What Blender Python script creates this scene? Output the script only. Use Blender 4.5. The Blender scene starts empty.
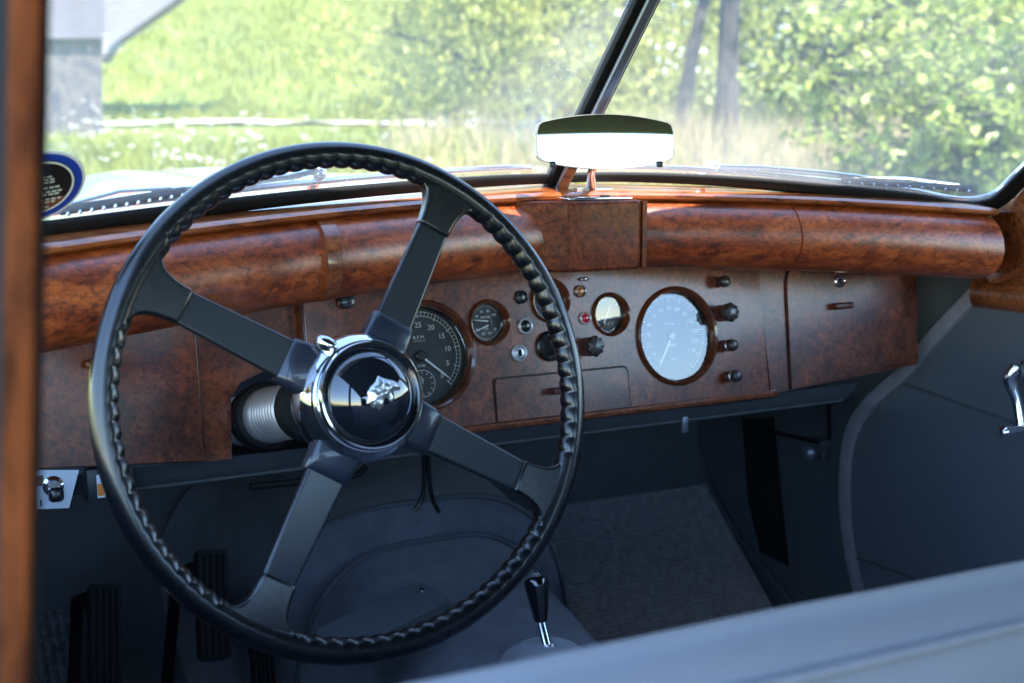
import bpy, bmesh, math, random
from mathutils import Vector, Matrix, noise
random.seed(7)
R = math.radians
sc = bpy.context.scene
col = sc.collection

# ------------------------------------------------------------------ camera
FPX = 1250.0
YAW, PITCH = R(29), math.atan(186/1250)
CP = Vector((0, 0, 1.30))
FW = Vector((math.sin(YAW)*math.cos(PITCH), math.cos(YAW)*math.cos(PITCH), -math.sin(PITCH)))
RT = Vector((math.cos(YAW), -math.sin(YAW), 0))
UP = RT.cross(FW)
cd = bpy.data.cameras.new('camera'); cam = bpy.data.objects.new('camera', cd); col.objects.link(cam)
cam.matrix_world = Matrix.Translation(CP) @ Matrix((RT, UP, -FW)).transposed().to_4x4()
cd.sensor_width = 36; cd.lens = FPX*36/1024; cd.clip_start = 0.02; cd.clip_end = 500
cd.dof.use_dof = True; cd.dof.focus_distance = 1.32; cd.dof.aperture_fstop = 6.3
sc.camera = cam

# ------------------------------------------------------------------ sky, sun, exposure
SUN_EL, SUN_AZ = R(61), R(178)          # azimuth of the sun measured from +Y towards +X
w = bpy.data.worlds.new('World'); sc.world = w; w.use_nodes = True
nt = w.node_tree; bg = nt.nodes['Background']
sky = nt.nodes.new('ShaderNodeTexSky'); sky.sky_type = 'NISHITA'; sky.sun_disc = False
sky.sun_elevation = SUN_EL; sky.sun_rotation = SUN_AZ; sky.air_density = 1.2; sky.dust_density = 0.05; sky.ozone_density = 4.0
nt.links.new(sky.outputs[0], bg.inputs[0]); bg.inputs[1].default_value = 0.15
sd = bpy.data.lights.new('sun', 'SUN'); sun = bpy.data.objects.new('sun', sd); col.objects.link(sun)
sd.energy = 4.2; sd.angle = R(0.5); sd.color = (1, .95, .87)
sv = Vector((math.sin(SUN_AZ)*math.cos(SUN_EL), math.cos(SUN_AZ)*math.cos(SUN_EL), math.sin(SUN_EL)))
sun.rotation_euler = sv.to_track_quat('Z', 'Y').to_euler(); sun.location = (0, 0, 6)
sc.view_settings.view_transform = 'Standard'; sc.view_settings.look = 'None'
sc.view_settings.exposure = 2.65; sc.view_settings.gamma = 1
sc.render.engine = 'CYCLES'
sc.cycles.max_bounces = 10; sc.cycles.diffuse_bounces = 5; sc.cycles.glossy_bounces = 4
sc.cycles.transparent_max_bounces = 16; sc.cycles.sample_clamp_indirect = 6
sc.cycles.use_denoising = True

# ------------------------------------------------------------------ measuring helpers (pixel of the photograph -> ray -> point on a real plane)
def ray(x, y): return FW + (x-512)/FPX*RT - (y-341.5)/FPX*UP
def at_x(x, y, X): d = ray(x, y); return CP + d*(X/d.x)
def at_y(x, y, Y): d = ray(x, y); return CP + d*(Y/d.y)
def at_z(x, y, Z): d = ray(x, y); return CP + d*((Z-CP.z)/d.z)
def on(x, y, p, n): d = ray(x, y); return CP + d*((Vector(p)-CP).dot(n)/d.dot(n))

class Frame:
    def __init__(s, o, x, y):
        s.o = Vector(o); s.x = Vector(x).normalized(); s.z = s.x.cross(Vector(y)).normalized(); s.y = s.z.cross(s.x)
    def p(s, u, v, w=0): return s.o + s.x*u + s.y*v + s.z*w
    def hit(s, px, py, w=0):
        q = on(px, py, s.p(0, 0, w), s.z) - s.o
        return (q.dot(s.x), q.dot(s.y))
    def mat(s, u=0, v=0, w=0):
        return Matrix.Translation(s.p(u, v, w)) @ Matrix((s.x, s.y, s.z)).transposed().to_4x4()

# ------------------------------------------------------------------ materials
def mat(name, color=(.5, .5, .5), rough=.5, metal=0, coat=0, spec=.5, coat_rough=.05, bump=None, var=None, sheen=0, wear=0):
    """bump=(scale, strength), var=(scale, dark factor): a second tone mixed in by noise"""
    m = bpy.data.materials.new(name); m.use_nodes = True
    n = m.node_tree; b = n.nodes['Principled BSDF']
    b.inputs['Base Color'].default_value = (*color, 1); b.inputs['Roughness'].default_value = rough
    b.inputs['Metallic'].default_value = metal; b.inputs['Coat Weight'].default_value = coat
    b.inputs['Coat Roughness'].default_value = coat_rough; b.inputs['Specular IOR Level'].default_value = spec
    if sheen: b.inputs['Sheen Weight'].default_value = sheen
    tc = n.nodes.new('ShaderNodeTexCoord')
    if var:
        t = n.nodes.new('ShaderNodeTexNoise'); t.inputs['Scale'].default_value = var[0]; t.inputs['Detail'].default_value = 6; t.inputs['Roughness'].default_value = .65
        n.links.new(tc.outputs['Object'], t.inputs['Vector'])
        r = n.nodes.new('ShaderNodeValToRGB'); r.color_ramp.elements[0].position = .35; r.color_ramp.elements[1].position = .65
        r.color_ramp.elements[0].color = (*[c*var[1] for c in color], 1); r.color_ramp.elements[1].color = (*color, 1)
        n.links.new(t.outputs[0], r.inputs[0]); n.links.new(r.outputs[0], b.inputs['Base Color'])
    if wear:
        t2 = n.nodes.new('ShaderNodeTexNoise'); t2.inputs['Scale'].default_value = 35; t2.inputs['Detail'].default_value = 7
        n.links.new(tc.outputs['Object'], t2.inputs['Vector'])
        mr = n.nodes.new('ShaderNodeMapRange'); mr.inputs[1].default_value = .3; mr.inputs[2].default_value = .75
        mr.inputs[3].default_value = rough; mr.inputs[4].default_value = rough+wear
        n.links.new(t2.outputs[0], mr.inputs[0]); n.links.new(mr.outputs[0], b.inputs['Roughness'])
    if bump:
        t = n.nodes.new('ShaderNodeTexNoise'); t.inputs['Scale'].default_value = bump[0]; t.inputs['Detail'].default_value = 4
        n.links.new(tc.outputs['Object'], t.inputs['Vector'])
        bp = n.nodes.new('ShaderNodeBump'); bp.inputs['Strength'].default_value = bump[1]; bp.inputs['Distance'].default_value = .002
        n.links.new(t.outputs[0], bp.inputs['Height']); n.links.new(bp.outputs[0], b.inputs['Normal'])
    return m

def burl(name, dark, mid, light, scale=1, coat=1.0, rough=.35, coat_rough=.08, stretch=(1, 1, 1), streak=.0, offset=0.0):
    m = bpy.data.materials.new(name); m.use_nodes = True
    n = m.node_tree; L = n.links; b = n.nodes['Principled BSDF']
    tc = n.nodes.new('ShaderNodeTexCoord'); mp = n.nodes.new('ShaderNodeMapping'); mp.inputs['Scale'].default_value = stretch
    mp.inputs['Location'].default_value = (offset, offset*.7, offset*1.3)
    L.new(tc.outputs['Object'], mp.inputs['Vector'])
    def nz(s, d, ro=.6, dist=0):
        t = n.nodes.new('ShaderNodeTexNoise'); t.inputs['Scale'].default_value = s; t.inputs['Detail'].default_value = d
        t.inputs['Roughness'].default_value = ro; t.inputs['Distortion'].default_value = dist
        L.new(mp.outputs[0], t.inputs['Vector']); return t.outputs[0]
    def ramp(src, stops):
        r = n.nodes.new('ShaderNodeValToRGB'); e = r.color_ramp.elements
        e[0].position = stops[0][0]; e[0].color = (*stops[0][1], 1); e[1].position = stops[-1][0]; e[1].color = (*stops[-1][1], 1)
        for p, c in stops[1:-1]:
            k = e.new(p); k.color = (*c, 1)
        L.new(src, r.inputs[0]); return r.outputs[0]
    big = ramp(nz(9*scale, 8, .68, 1.6), [(.30, dark), (.45, mid), (.62, light), (.75, mid)])
    swirl = ramp(nz(24*scale, 10, .72, 3.5), [(.36, (.22, .16, .13)), (.47, (.85, .8, .78)), (.56, (1, 1, 1))])
    mx = n.nodes.new('ShaderNodeMix'); mx.data_type = 'RGBA'; mx.blend_type = 'MULTIPLY'; mx.inputs[0].default_value = .85
    L.new(big, mx.inputs[6]); L.new(swirl, mx.inputs[7])
    fl = ramp(nz(110*scale, 6, .7, 1.0), [(.36, (.20, .14, .12)), (.5, (.92, .88, .86)), (.68, (1.3, 1.22, 1.1))])
    m2 = n.nodes.new('ShaderNodeMix'); m2.data_type = 'RGBA'; m2.blend_type = 'MULTIPLY'; m2.inputs[0].default_value = .8
    L.new(mx.outputs[2], m2.inputs[6]); L.new(fl, m2.inputs[7])
    out = m2.outputs[2]
    if streak:
        wv = n.nodes.new('ShaderNodeTexWave'); wv.bands_direction = 'Z'; wv.inputs['Scale'].default_value = 14; wv.inputs['Distortion'].default_value = 9
        wv.inputs['Detail'].default_value = 4; wv.inputs['Detail Scale'].default_value = 1.2
        L.new(mp.outputs[0], wv.inputs['Vector'])
        st = ramp(wv.outputs[1], [(.1, (.55, .45, .4)), (.6, (1, 1, 1))])
        m3 = n.nodes.new('ShaderNodeMix'); m3.data_type = 'RGBA'; m3.blend_type = 'MULTIPLY'; m3.inputs[0].default_value = streak
        L.new(out, m3.inputs[6]); L.new(st, m3.inputs[7]); out = m3.outputs[2]
    L.new(out, b.inputs['Base Color'])
    b.inputs['Roughness'].default_value = rough; b.inputs['Coat Weight'].default_value = coat; b.inputs['Coat Roughness'].default_value = coat_rough; b.inputs['Coat IOR'].default_value = 1.5
    bp = n.nodes.new('ShaderNodeBump'); bp.inputs['Strength'].default_value = .10; bp.inputs['Distance'].default_value = .002
    L.new(nz(14, 3), bp.inputs['Height']); L.new(bp.outputs[0], b.inputs['Coat Normal'])
    return m

def glassy(name, fres_ior=1.5, dust=.0, rough=.0, tint=(1, 1, 1), specks=False):
    m = bpy.data.materials.new(name); m.use_nodes = True
    n = m.node_tree; L = n.links; n.nodes.remove(n.nodes['Principled BSDF']); out = n.nodes['Material Output']
    tr = n.nodes.new('ShaderNodeBsdfTransparent'); tr.inputs[0].default_value = (*tint, 1)
    gl = n.nodes.new('ShaderNodeBsdfGlossy'); gl.inputs['Roughness'].default_value = rough
    fr = n.nodes.new('ShaderNodeFresnel'); fr.inputs[0].default_value = fres_ior
    ge = n.nodes.new('ShaderNodeNewGeometry'); iv = n.nodes.new('ShaderNodeMath'); iv.operation = 'SUBTRACT'; iv.inputs[0].default_value = 1; L.new(ge.outputs['Backfacing'], iv.inputs[1])
    fm = n.nodes.new('ShaderNodeMath'); fm.operation = 'MULTIPLY'; L.new(fr.outputs[0], fm.inputs[0]); L.new(iv.outputs[0], fm.inputs[1])
    a = n.nodes.new('ShaderNodeMixShader'); L.new(fm.outputs[0], a.inputs[0]); L.new(tr.outputs[0], a.inputs[1]); L.new(gl.outputs[0], a.inputs[2])
    last = a.outputs[0]
    if dust:
        df = n.nodes.new('ShaderNodeBsdfDiffuse'); df.inputs[0].default_value = (.8, .8, .78, 1)
        tl = n.nodes.new('ShaderNodeBsdfTranslucent'); tl.inputs[0].default_value = (.8, .8, .78, 1)
        d2 = n.nodes.new('ShaderNodeMixShader'); d2.inputs[0].default_value = .5; L.new(df.outputs[0], d2.inputs[1]); L.new(tl.outputs[0], d2.inputs[2])
        tc = n.nodes.new('ShaderNodeTexCoord')
        t = n.nodes.new('ShaderNodeTexNoise'); t.inputs['Scale'].default_value = 6; t.inputs['Detail'].default_value = 8; L.new(tc.outputs['Object'], t.inputs['Vector'])
        mr = n.nodes.new('ShaderNodeMapRange'); mr.inputs[1].default_value = .3; mr.inputs[2].default_value = .7; mr.inputs[3].default_value = dust*.6; mr.inputs[4].default_value = dust*1.4
        L.new(t.outputs[0], mr.inputs[0]); fac = mr.outputs[0]
        if specks:
            v = n.nodes.new('ShaderNodeTexVoronoi'); v.inputs['Scale'].default_value = 120; L.new(tc.outputs['Object'], v.inputs['Vector'])
            cr = n.nodes.new('ShaderNodeMapRange'); cr.inputs[1].default_value = .07; cr.inputs[2].default_value = .17; cr.inputs[3].default_value = .35; cr.inputs[4].default_value = 0
            L.new(v.outputs['Distance'], cr.inputs[0])
            t3 = n.nodes.new('ShaderNodeTexNoise'); t3.inputs['Scale'].default_value = 9; L.new(tc.outputs['Object'], t3.inputs['Vector'])
            g = n.nodes.new('ShaderNodeMapRange'); g.inputs[1].default_value = .48; g.inputs[2].default_value = .62; L.new(t3.outputs[0], g.inputs[0])
            ml = n.nodes.new('ShaderNodeMath'); ml.operation = 'MULTIPLY'; L.new(cr.outputs[0], ml.inputs[0]); L.new(g.outputs[0], ml.inputs[1])
            ad = n.nodes.new('ShaderNodeMath'); ad.operation = 'ADD'; L.new(ml.outputs[0], ad.inputs[0]); L.new(fac, ad.inputs[1]); fac = ad.outputs[0]
        c = n.nodes.new('ShaderNodeMixShader'); L.new(fac, c.inputs[0]); L.new(last, c.inputs[1]); L.new(d2.outputs[0], c.inputs[2]); last = c.outputs[0]
    L.new(last, out.inputs[0]); return m

def leafy(name, cols, transl=.45, rough=.5, scale=3.0, pos=(.3, .7)):
    """leaf surface, tone by noise over the crown"""
    m = bpy.data.materials.new(name); m.use_nodes = True
    n = m.node_tree; L = n.links; b = n.nodes['Principled BSDF']; out = n.nodes['Material Output']
    tc = n.nodes.new('ShaderNodeTexCoord'); t = n.nodes.new('ShaderNodeTexNoise'); t.inputs['Scale'].default_value = scale; t.inputs['Detail'].default_value = 9; t.inputs['Roughness'].default_value = .8
    L.new(tc.outputs['Object'], t.inputs['Vector'])
    r = n.nodes.new('ShaderNodeValToRGB'); e = r.color_ramp.elements
    e[0].position = pos[0]; e[0].color = (*cols[0], 1); e[1].position = pos[1]; e[1].color = (*cols[-1], 1)
    for i, c in enumerate(cols[1:-1]):
        k = e.new(pos[0]+(pos[1]-pos[0])*(i+1)/(len(cols)-1)); k.color = (*c, 1)
    L.new(t.outputs[0], r.inputs[0]); L.new(r.outputs[0], b.inputs['Base Color']); b.inputs['Roughness'].default_value = rough
    tl = n.nodes.new('ShaderNodeBsdfTranslucent'); L.new(r.outputs[0], tl.inputs[0])
    mx = n.nodes.new('ShaderNodeMixShader'); mx.inputs[0].default_value = transl
    L.new(b.outputs[0], mx.inputs[1]); L.new(tl.outputs[0], mx.inputs[2]); L.new(mx.outputs[0], out.inputs[0])
    return m

M = {}
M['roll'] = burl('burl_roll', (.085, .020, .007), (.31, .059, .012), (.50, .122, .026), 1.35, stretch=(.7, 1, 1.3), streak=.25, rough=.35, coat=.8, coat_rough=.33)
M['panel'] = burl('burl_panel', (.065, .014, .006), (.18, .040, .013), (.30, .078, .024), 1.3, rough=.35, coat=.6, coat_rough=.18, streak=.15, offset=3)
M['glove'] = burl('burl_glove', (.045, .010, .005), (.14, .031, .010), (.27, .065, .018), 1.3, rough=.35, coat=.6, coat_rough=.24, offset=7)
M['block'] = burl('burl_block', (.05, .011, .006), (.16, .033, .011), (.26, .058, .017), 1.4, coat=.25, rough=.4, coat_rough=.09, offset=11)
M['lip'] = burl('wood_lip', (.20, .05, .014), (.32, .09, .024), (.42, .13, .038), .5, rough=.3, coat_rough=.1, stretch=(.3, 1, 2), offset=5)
M['cap'] = burl('wood_cap', (.12, .032, .012), (.24, .065, .02), (.36, .12, .04), 1.2, rough=.3, coat_rough=.1, offset=17)
M['edge'] = burl('wood_edge', (.12, .035, .013), (.22, .06, .018), (.30, .09, .03), 1.6, rough=.3, offset=23)
M['block'].node_tree.nodes['Principled BSDF'].inputs['Specular IOR Level'].default_value = .2
M['bezel'] = mat('bezel_wood', (.15, .038, .012), .25, coat=1, var=(60, .5))
M['groove'] = mat('groove_dark', (.02, .008, .005), .6)
M['black'] = mat('black_plastic', (.0045, .005, .007), .24, wear=.1, bump=(220, .05))
M['spoke'] = mat('spoke_enamel', (.006, .011, .017), .4, wear=.1, bump=(260, .05))
for k_ in ('black', 'spoke'):
    M[k_].node_tree.nodes['Principled BSDF'].inputs['Coat Weight'].default_value = .6; M[k_].node_tree.nodes['Principled BSDF'].inputs['Coat Roughness'].default_value = .18
M['rubber'] = mat('black_rubber', (.006, .006, .007), .65, spec=.25, bump=(90, .15))
M['dial'] = mat('dial_black', (.018, .023, .026), .5, var=(80, .7))
M['white'] = mat('dial_lettering', (.62, .64, .62), .5)
M['needle'] = mat('needle_cream', (.75, .77, .74), .4)
M['chrome'] = mat('chrome', (.82, .84, .88), .055, metal=1, wear=.08)
M['satin'] = mat('satin_metal', (.34, .38, .45), .33, metal=.85, wear=.12)
M['clamp'] = mat('clamp_enamel', (.022, .028, .045), .28, metal=.2, coat=.5, wear=.12)
M['brushed'] = mat('brushed_steel', (.55, .55, .56), .3, metal=1, wear=.15)
M['buttonblack'] = mat('button_black', (.006, .008, .014), .05, coat=1, coat_rough=.03, spec=.8)
M['emblem'] = mat('emblem_silver', (.75, .78, .8), .3, metal=.9)
M['ribs'] = mat('ribbed_alloy', (.55, .51, .50), .42, metal=.75, wear=.1)
M['knob'] = mat('bakelite_knob', (.035, .026, .024), .28, coat=.5, wear=.15)
M['knobstem'] = mat('bakelite_stem', (.10, .028, .018), .35)
M['red'] = mat('red_jewel', (.55, .015, .03), .12, coat=1)
M['amber'] = mat('amber_jewel', (.36, .12, .02), .2, coat=1)
M['trim'] = mat('blue_grey_trim', (.100, .112, .132), .55, var=(30, .85), bump=(350, .25))
M['felt'] = mat('blue_grey_felt', (.145, .155, .19), .95, var=(26, .7), bump=(500, .5), sheen=.3)
M['door'] = mat('blue_grey_leather', (.125, .140, .165), .42, var=(5, .92), bump=(420, .12))
M['kick'] = mat('dark_kick_trim', (.085, .098, .108), .55, bump=(300, .2))
M['void'] = mat('dark_opening', (.003, .003, .004), .9)
M['seat'] = mat('pale_blue_grey_leather', (.34, .345, .385), .42, var=(7, .93), bump=(300, .12))
M['strap'] = mat('grey_draught_strip', (.30, .285, .32), .75, bump=(500, .4), var=(40, .8))
M['header'] = mat('head_lining', (.022, .022, .03), .9)
M['hood'] = mat('hood_fabric', (.05, .05, .055), .9)
M['paint'] = mat('pale_blue_paint', (.42, .52, .56), .3, metal=.1, coat=1, coat_rough=.05)
M['plastic'] = mat('black_box', (.02, .026, .034), .4)
M['orange'] = mat('orange_mark', (.75, .22, .02), .5)
M['paper'] = mat('white_mark', (.75, .76, .8), .5)
M['blue'] = mat('sticker_blue', (.012, .05, .42), .35)
M['stickerblack'] = mat('sticker_black', (.012, .010, .012), .3)
M['stickerorange'] = mat('sticker_brown', (.20, .05, .015), .3)
M['mirror'] = mat('mirror_silver', (.72, .76, .78), .012, metal=1)
M['windscreen'] = glassy('windscreen_glass', 1.5, dust=.12, specks=True)
M['gaugeglass'] = glassy('gauge_glass', 2.1)

# carpet with ribs
def ribbed(name, c, scale, axis='X', depth=.7):
    m = mat(name, c, .95, sheen=.4); n = m.node_tree; L = n.links; b = n.nodes['Principled BSDF']
    tc = n.nodes.new('ShaderNodeTexCoord'); wv = n.nodes.new('ShaderNodeTexWave'); wv.bands_direction = axis
    wv.inputs['Scale'].default_value = scale; wv.inputs['Distortion'].default_value = 3.5; wv.inputs['Detail'].default_value = 3; wv.inputs['Detail Scale'].default_value = 6
    t = n.nodes.new('ShaderNodeTexNoise'); t.inputs['Scale'].default_value = 120; t.inputs['Detail'].default_value = 3
    L.new(tc.outputs['Object'], wv.inputs['Vector']); L.new(tc.outputs['Object'], t.inputs['Vector'])
    mx = n.nodes.new('ShaderNodeMath'); mx.operation = 'MULTIPLY'; L.new(wv.outputs[1], mx.inputs[0]); L.new(t.outputs[0], mx.inputs[1])
    fk = n.nodes.new('ShaderNodeTexNoise'); fk.inputs['Scale'].default_value = 75; fk.inputs['Detail'].default_value = 5; fk.inputs['Roughness'].default_value = .8; L.new(tc.outputs['Object'], fk.inputs['Vector'])
    am = n.nodes.new('ShaderNodeMath'); am.operation = 'MULTIPLY_ADD'; am.inputs[1].default_value = .45; L.new(mx.outputs[0], am.inputs[0])
    sb = n.nodes.new('ShaderNodeMapRange'); sb.inputs[1].default_value = .35; sb.inputs[2].default_value = .68; sb.inputs[3].default_value = .0; sb.inputs[4].default_value = .40; L.new(fk.outputs[0], sb.inputs[0]); L.new(sb.outputs[0], am.inputs[2]); mx = am
    r = n.nodes.new('ShaderNodeValToRGB'); r.color_ramp.elements[0].position = .1; r.color_ramp.elements[0].color = (*[k*(1-depth) for k in c], 1)
    r.color_ramp.elements[1].position = .5; r.color_ramp.elements[1].color = (*[k*1.3 for k in c], 1)
    L.new(mx.outputs[0], r.inputs[0]); L.new(r.outputs[0], b.inputs['Base Color'])
    bp = n.nodes.new('ShaderNodeBump'); bp.inputs['Strength'].default_value = .8; bp.inputs['Distance'].default_value = .004
    L.new(mx.outputs[0], bp.inputs['Height']); L.new(bp.outputs[0], b.inputs['Normal'])
    return m
M['mat'] = ribbed('ribbed_carpet', (.27, .285, .34), 60, 'Z', .35)
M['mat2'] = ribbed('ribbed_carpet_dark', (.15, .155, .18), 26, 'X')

# ------------------------------------------------------------------ mesh helpers
def link(name, bm, m, parent=None, smooth=True, angle=35, face=None):
    me = bpy.data.meshes.new(name)
    bmesh.ops.recalc_face_normals(bm, faces=bm.faces)
    if face is not None:
        bm.normal_update()
        for f in bm.faces:
            if f.normal.dot(face) < 0: f.normal_flip()
    bm.to_mesh(me); bm.free()
    o = bpy.data.objects.new(name, me); col.objects.link(o)
    for k in (m if isinstance(m, (list, tuple)) else [m]): me.materials.append(M[k] if isinstance(k, str) else k)
    if smooth:
        me.polygons.foreach_set('use_smooth', [True]*len(me.polygons))
        me.set_sharp_from_angle(angle=R(angle))
    if parent is not None:
        o.parent = parent
        q = parent; T = Matrix.Identity(4)
        while q is not None: T = q.matrix_basis.copy() if q.parent is None else T; q = q.parent
        if parent.type == 'EMPTY' or parent.parent is None:
            o.matrix_parent_inverse = T.inverted() if parent.parent is None else Matrix.Identity(4)
    return o
def tag(o, label=None, cat=None, group=None, kind=None):
    if label: o['label'] = label
    if cat: o['category'] = cat
    if group: o['group'] = group
    if kind: o['kind'] = kind
    return o
def thing(name, label, cat, loc=(0, 0, 0), group=None):
    o = bpy.data.objects.new(name, None); col.objects.link(o); o.location = loc; o.empty_display_size = .05
    return tag(o, label, cat, group)

def box(bm, c, s, M4=None, bev=0, seg=2):
    M4 = M4 or Matrix.Identity(4)
    r = bmesh.ops.create_cube(bm, size=1, matrix=M4 @ Matrix.Translation(Vector(c)) @ Matrix.Diagonal((*s, 1)))
    if bev:
        es = set(e for v in r['verts'] for e in v.link_edges)
        bmesh.ops.bevel(bm, geom=list(es), offset=bev, segments=seg, affect='EDGES', profile=.5)
def tube(bm, pts, rad, seg=12, cap=True, flat=1.0, upv=None):
    """swept tube; rad a number or list; flat squashes along the second axis"""
    pts = [Vector(p) for p in pts]; n = len(pts)
    rr = rad if isinstance(rad, (list, tuple)) else [rad]*n
    rings = []; u = None
    for i, p in enumerate(pts):
        t = (pts[min(i+1, n-1)]-pts[max(i-1, 0)]).normalized()
        ref = Vector(upv) if upv is not None else (u if u is not None else (Vector((0, 0, 1)) if abs(t.z) < .9 else Vector((1, 0, 0))))
        u = (ref - t*ref.dot(t)).normalized(); v = t.cross(u)
        rings.append([bm.verts.new(p + u*(rr[i]*math.cos(2*math.pi*k/seg)) + v*(rr[i]*flat*math.sin(2*math.pi*k/seg))) for k in range(seg)])
    for a, b in zip(rings, rings[1:]):
        for k in range(seg): bm.faces.new((a[k], a[(k+1) % seg], b[(k+1) % seg], b[k]))
    if cap: bm.faces.new(rings[0][::-1]); bm.faces.new(rings[-1])
def lathe(bm, prof, M4, seg=40, rot=None, closed=False):
    """prof = [(radius, height)], axis = local Z; rot(r, h, angle) may change the radius"""
    rings = []
    for r, h in prof:
        if r < 1e-6: rings.append([bm.verts.new(M4 @ Vector((0, 0, h)))])
        else:
            ring = []
            for k in range(seg):
                a = 2*math.pi*k/seg; q = rot(r, h, a) if rot else r
                ring.append(bm.verts.new(M4 @ Vector((q*math.cos(a), q*math.sin(a), h))))
            rings.append(ring)
    prs = list(zip(rings, rings[1:])) + ([(rings[-1], rings[0])] if closed else [])
    for a, b in prs:
        if len(a) == 1 and len(b) == 1: continue
        for k in range(seg):
            k2 = (k+1) % seg
            if len(a) == 1: bm.faces.new((a[0], b[k], b[k2]))
            elif len(b) == 1: bm.faces.new((a[k], a[k2], b[0]))
            else: bm.faces.new((a[k], a[k2], b[k2], b[k]))
def loft(bm, rows, close_rows=False, caps=False):
    vs = [[bm.verts.new(p) for p in r] for r in rows]
    for a, b in zip(vs, vs[1:]):
        m = len(a)
        for k in range(m if close_rows else m-1): bm.faces.new((a[k], a[(k+1) % m], b[(k+1) % m], b[k]))
    if caps and close_rows: bm.faces.new(vs[0][::-1]); bm.faces.new(vs[-1])
def plate(bm, outline, holes, M4, t, back=False):
    """flat plate with holes: outline/holes in local xy, front at z=0, thickness t going to -z"""
    loops = [outline]+list(holes); es = []; front = []
    for lp in loops:
        vs = [bm.verts.new(M4 @ Vector((x, y, 0))) for x, y in lp]; front.append(vs)
        for i in range(len(vs)): es.append(bm.edges.new((vs[i], vs[(i+1) % len(vs)])))
    r = bmesh.ops.triangle_fill(bm, edges=es, use_beauty=True, use_dissolve=False)
    for vs, lp in zip(front, loops):
        bk = [bm.verts.new(M4 @ Vector((x, y, -t))) for x, y in lp]
        for i in range(len(vs)):
            j = (i+1) % len(vs); bm.faces.new((vs[i], vs[j], bk[j], bk[i]))
        if back and vs is front[0]: bm.faces.new(bk[::-1])
def circ(u, v, r, n=48): return [(u+r*math.cos(2*math.pi*k/n), v+r*math.sin(2*math.pi*k/n)) for k in range(n)]
def rrect(x0, y0, x1, y1, r, n=6, corners=(1, 1, 1, 1)):
    out = []
    for (cx, cy, a0), on_ in zip(((x1, y1, 0), (x0, y1, 90), (x0, y0, 180), (x1, y0, 270)), corners):
        if not on_: out.append((cx, cy)); continue
        rr = r*on_; ox = cx-rr if cx == x1 else cx+rr; oy = cy-rr if cy == y1 else cy+rr
        for k in range(n+1):
            a = R(a0+90*k/n); out.append((ox+rr*math.cos(a), oy+rr*math.sin(a)))
    return out
def prism(bm, pts, d, M4=None):
    """closed polygon (3D points) extruded by vector d"""
    a = [bm.verts.new(Vector(p)) for p in pts]; b = [bm.verts.new(Vector(p)+Vector(d)) for p in pts]
    bm.faces.new(a[::-1]); bm.faces.new(b)
    for i in range(len(a)):
        j = (i+1) % len(a); bm.faces.new((a[i], a[j], b[j], b[i]))
def text(bm, s, size, M4, ang=0):
    c = bpy.data.curves.new('t', 'FONT'); c.body = s; c.size = size; c.align_x = 'CENTER'; c.align_y = 'CENTER'; c.resolution_u = 2; c.extrude = .0002
    o = bpy.data.objects.new('t', c); col.objects.link(o)
    dg = bpy.context.evaluated_depsgraph_get(); me = bpy.data.meshes.new_from_object(o.evaluated_get(dg))
    me.transform(M4 @ Matrix.Rotation(ang, 4, 'Z')); bm.from_mesh(me)
    bpy.data.objects.remove(o); bpy.data.curves.remove(c); bpy.data.meshes.remove(me)
def bez(pts, n=12):
    """Catmull-Rom through points"""
    P = [Vector(p) for p in pts]; P = [P[0]*2-P[1]]+P+[P[-1]*2-P[-2]]; out = []
    for i in range(1, len(P)-2):
        for k in range(n):
            t = k/n; a, b, c, d = P[i-1:i+3]
            out.append(.5*((2*b)+(c-a)*t+(2*a-5*b+4*c-d)*t*t+(3*b-a-3*c+d)*t**3))
    out.append(P[-2]); return out
def sm(a, b, x): t = max(0, min(1, (x-a)/(b-a))); return t*t*(3-2*t)

CX = .775                                   # middle of the car
# ================================================================== SETTING: terrain
FH = Vector((math.sin(YAW), math.cos(YAW), 0)); RH = Vector((math.cos(YAW), -math.sin(YAW), 0))
def wp(a, D, z=0): return FH*D + RH*a + Vector((0, 0, z))
def hz(a, D):
    h = 1.12*sm(5.5, 11, D) + .0*D
    h += .65*sm(12, 20, D)
    left = sm(6, -6, a)
    h += (D-20)*.02*(D > 20)
    if D > 21: h += left*.30*(D-21)*sm(21, 27, D) + (1-left)*.05*(D-21)
    h += .10*noise.noise(Vector((a*.5, D*.5, 0))) + .05*noise.noise(Vector((a*1.7, D*1.7, 3)))*sm(5, 9, D)
    return h*sm(3.5, 7, D) if D < 7 else h
bm = bmesh.new(); rows = []
for i in range(121):
    D = -30 + i*.5 if i < 80 else 10+(i-80)*1.5
    D = -30 + 36*i/40 if i < 40 else (6+(i-40)*.35 if i < 90 else 23.5+(i-90)*3.2)
    rows.append([wp(a, D, hz(a, D)) for a in [-60+k*1.5 for k in range(81)]])
loft(bm, rows)
M['ground'] = leafy('meadow_ground', [(.06, .085, .012), (.11, .15, .02), (.16, .19, .03)], .0, .9, 1.2)
tag(link('ground', bm, 'ground'), kind='structure')

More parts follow.
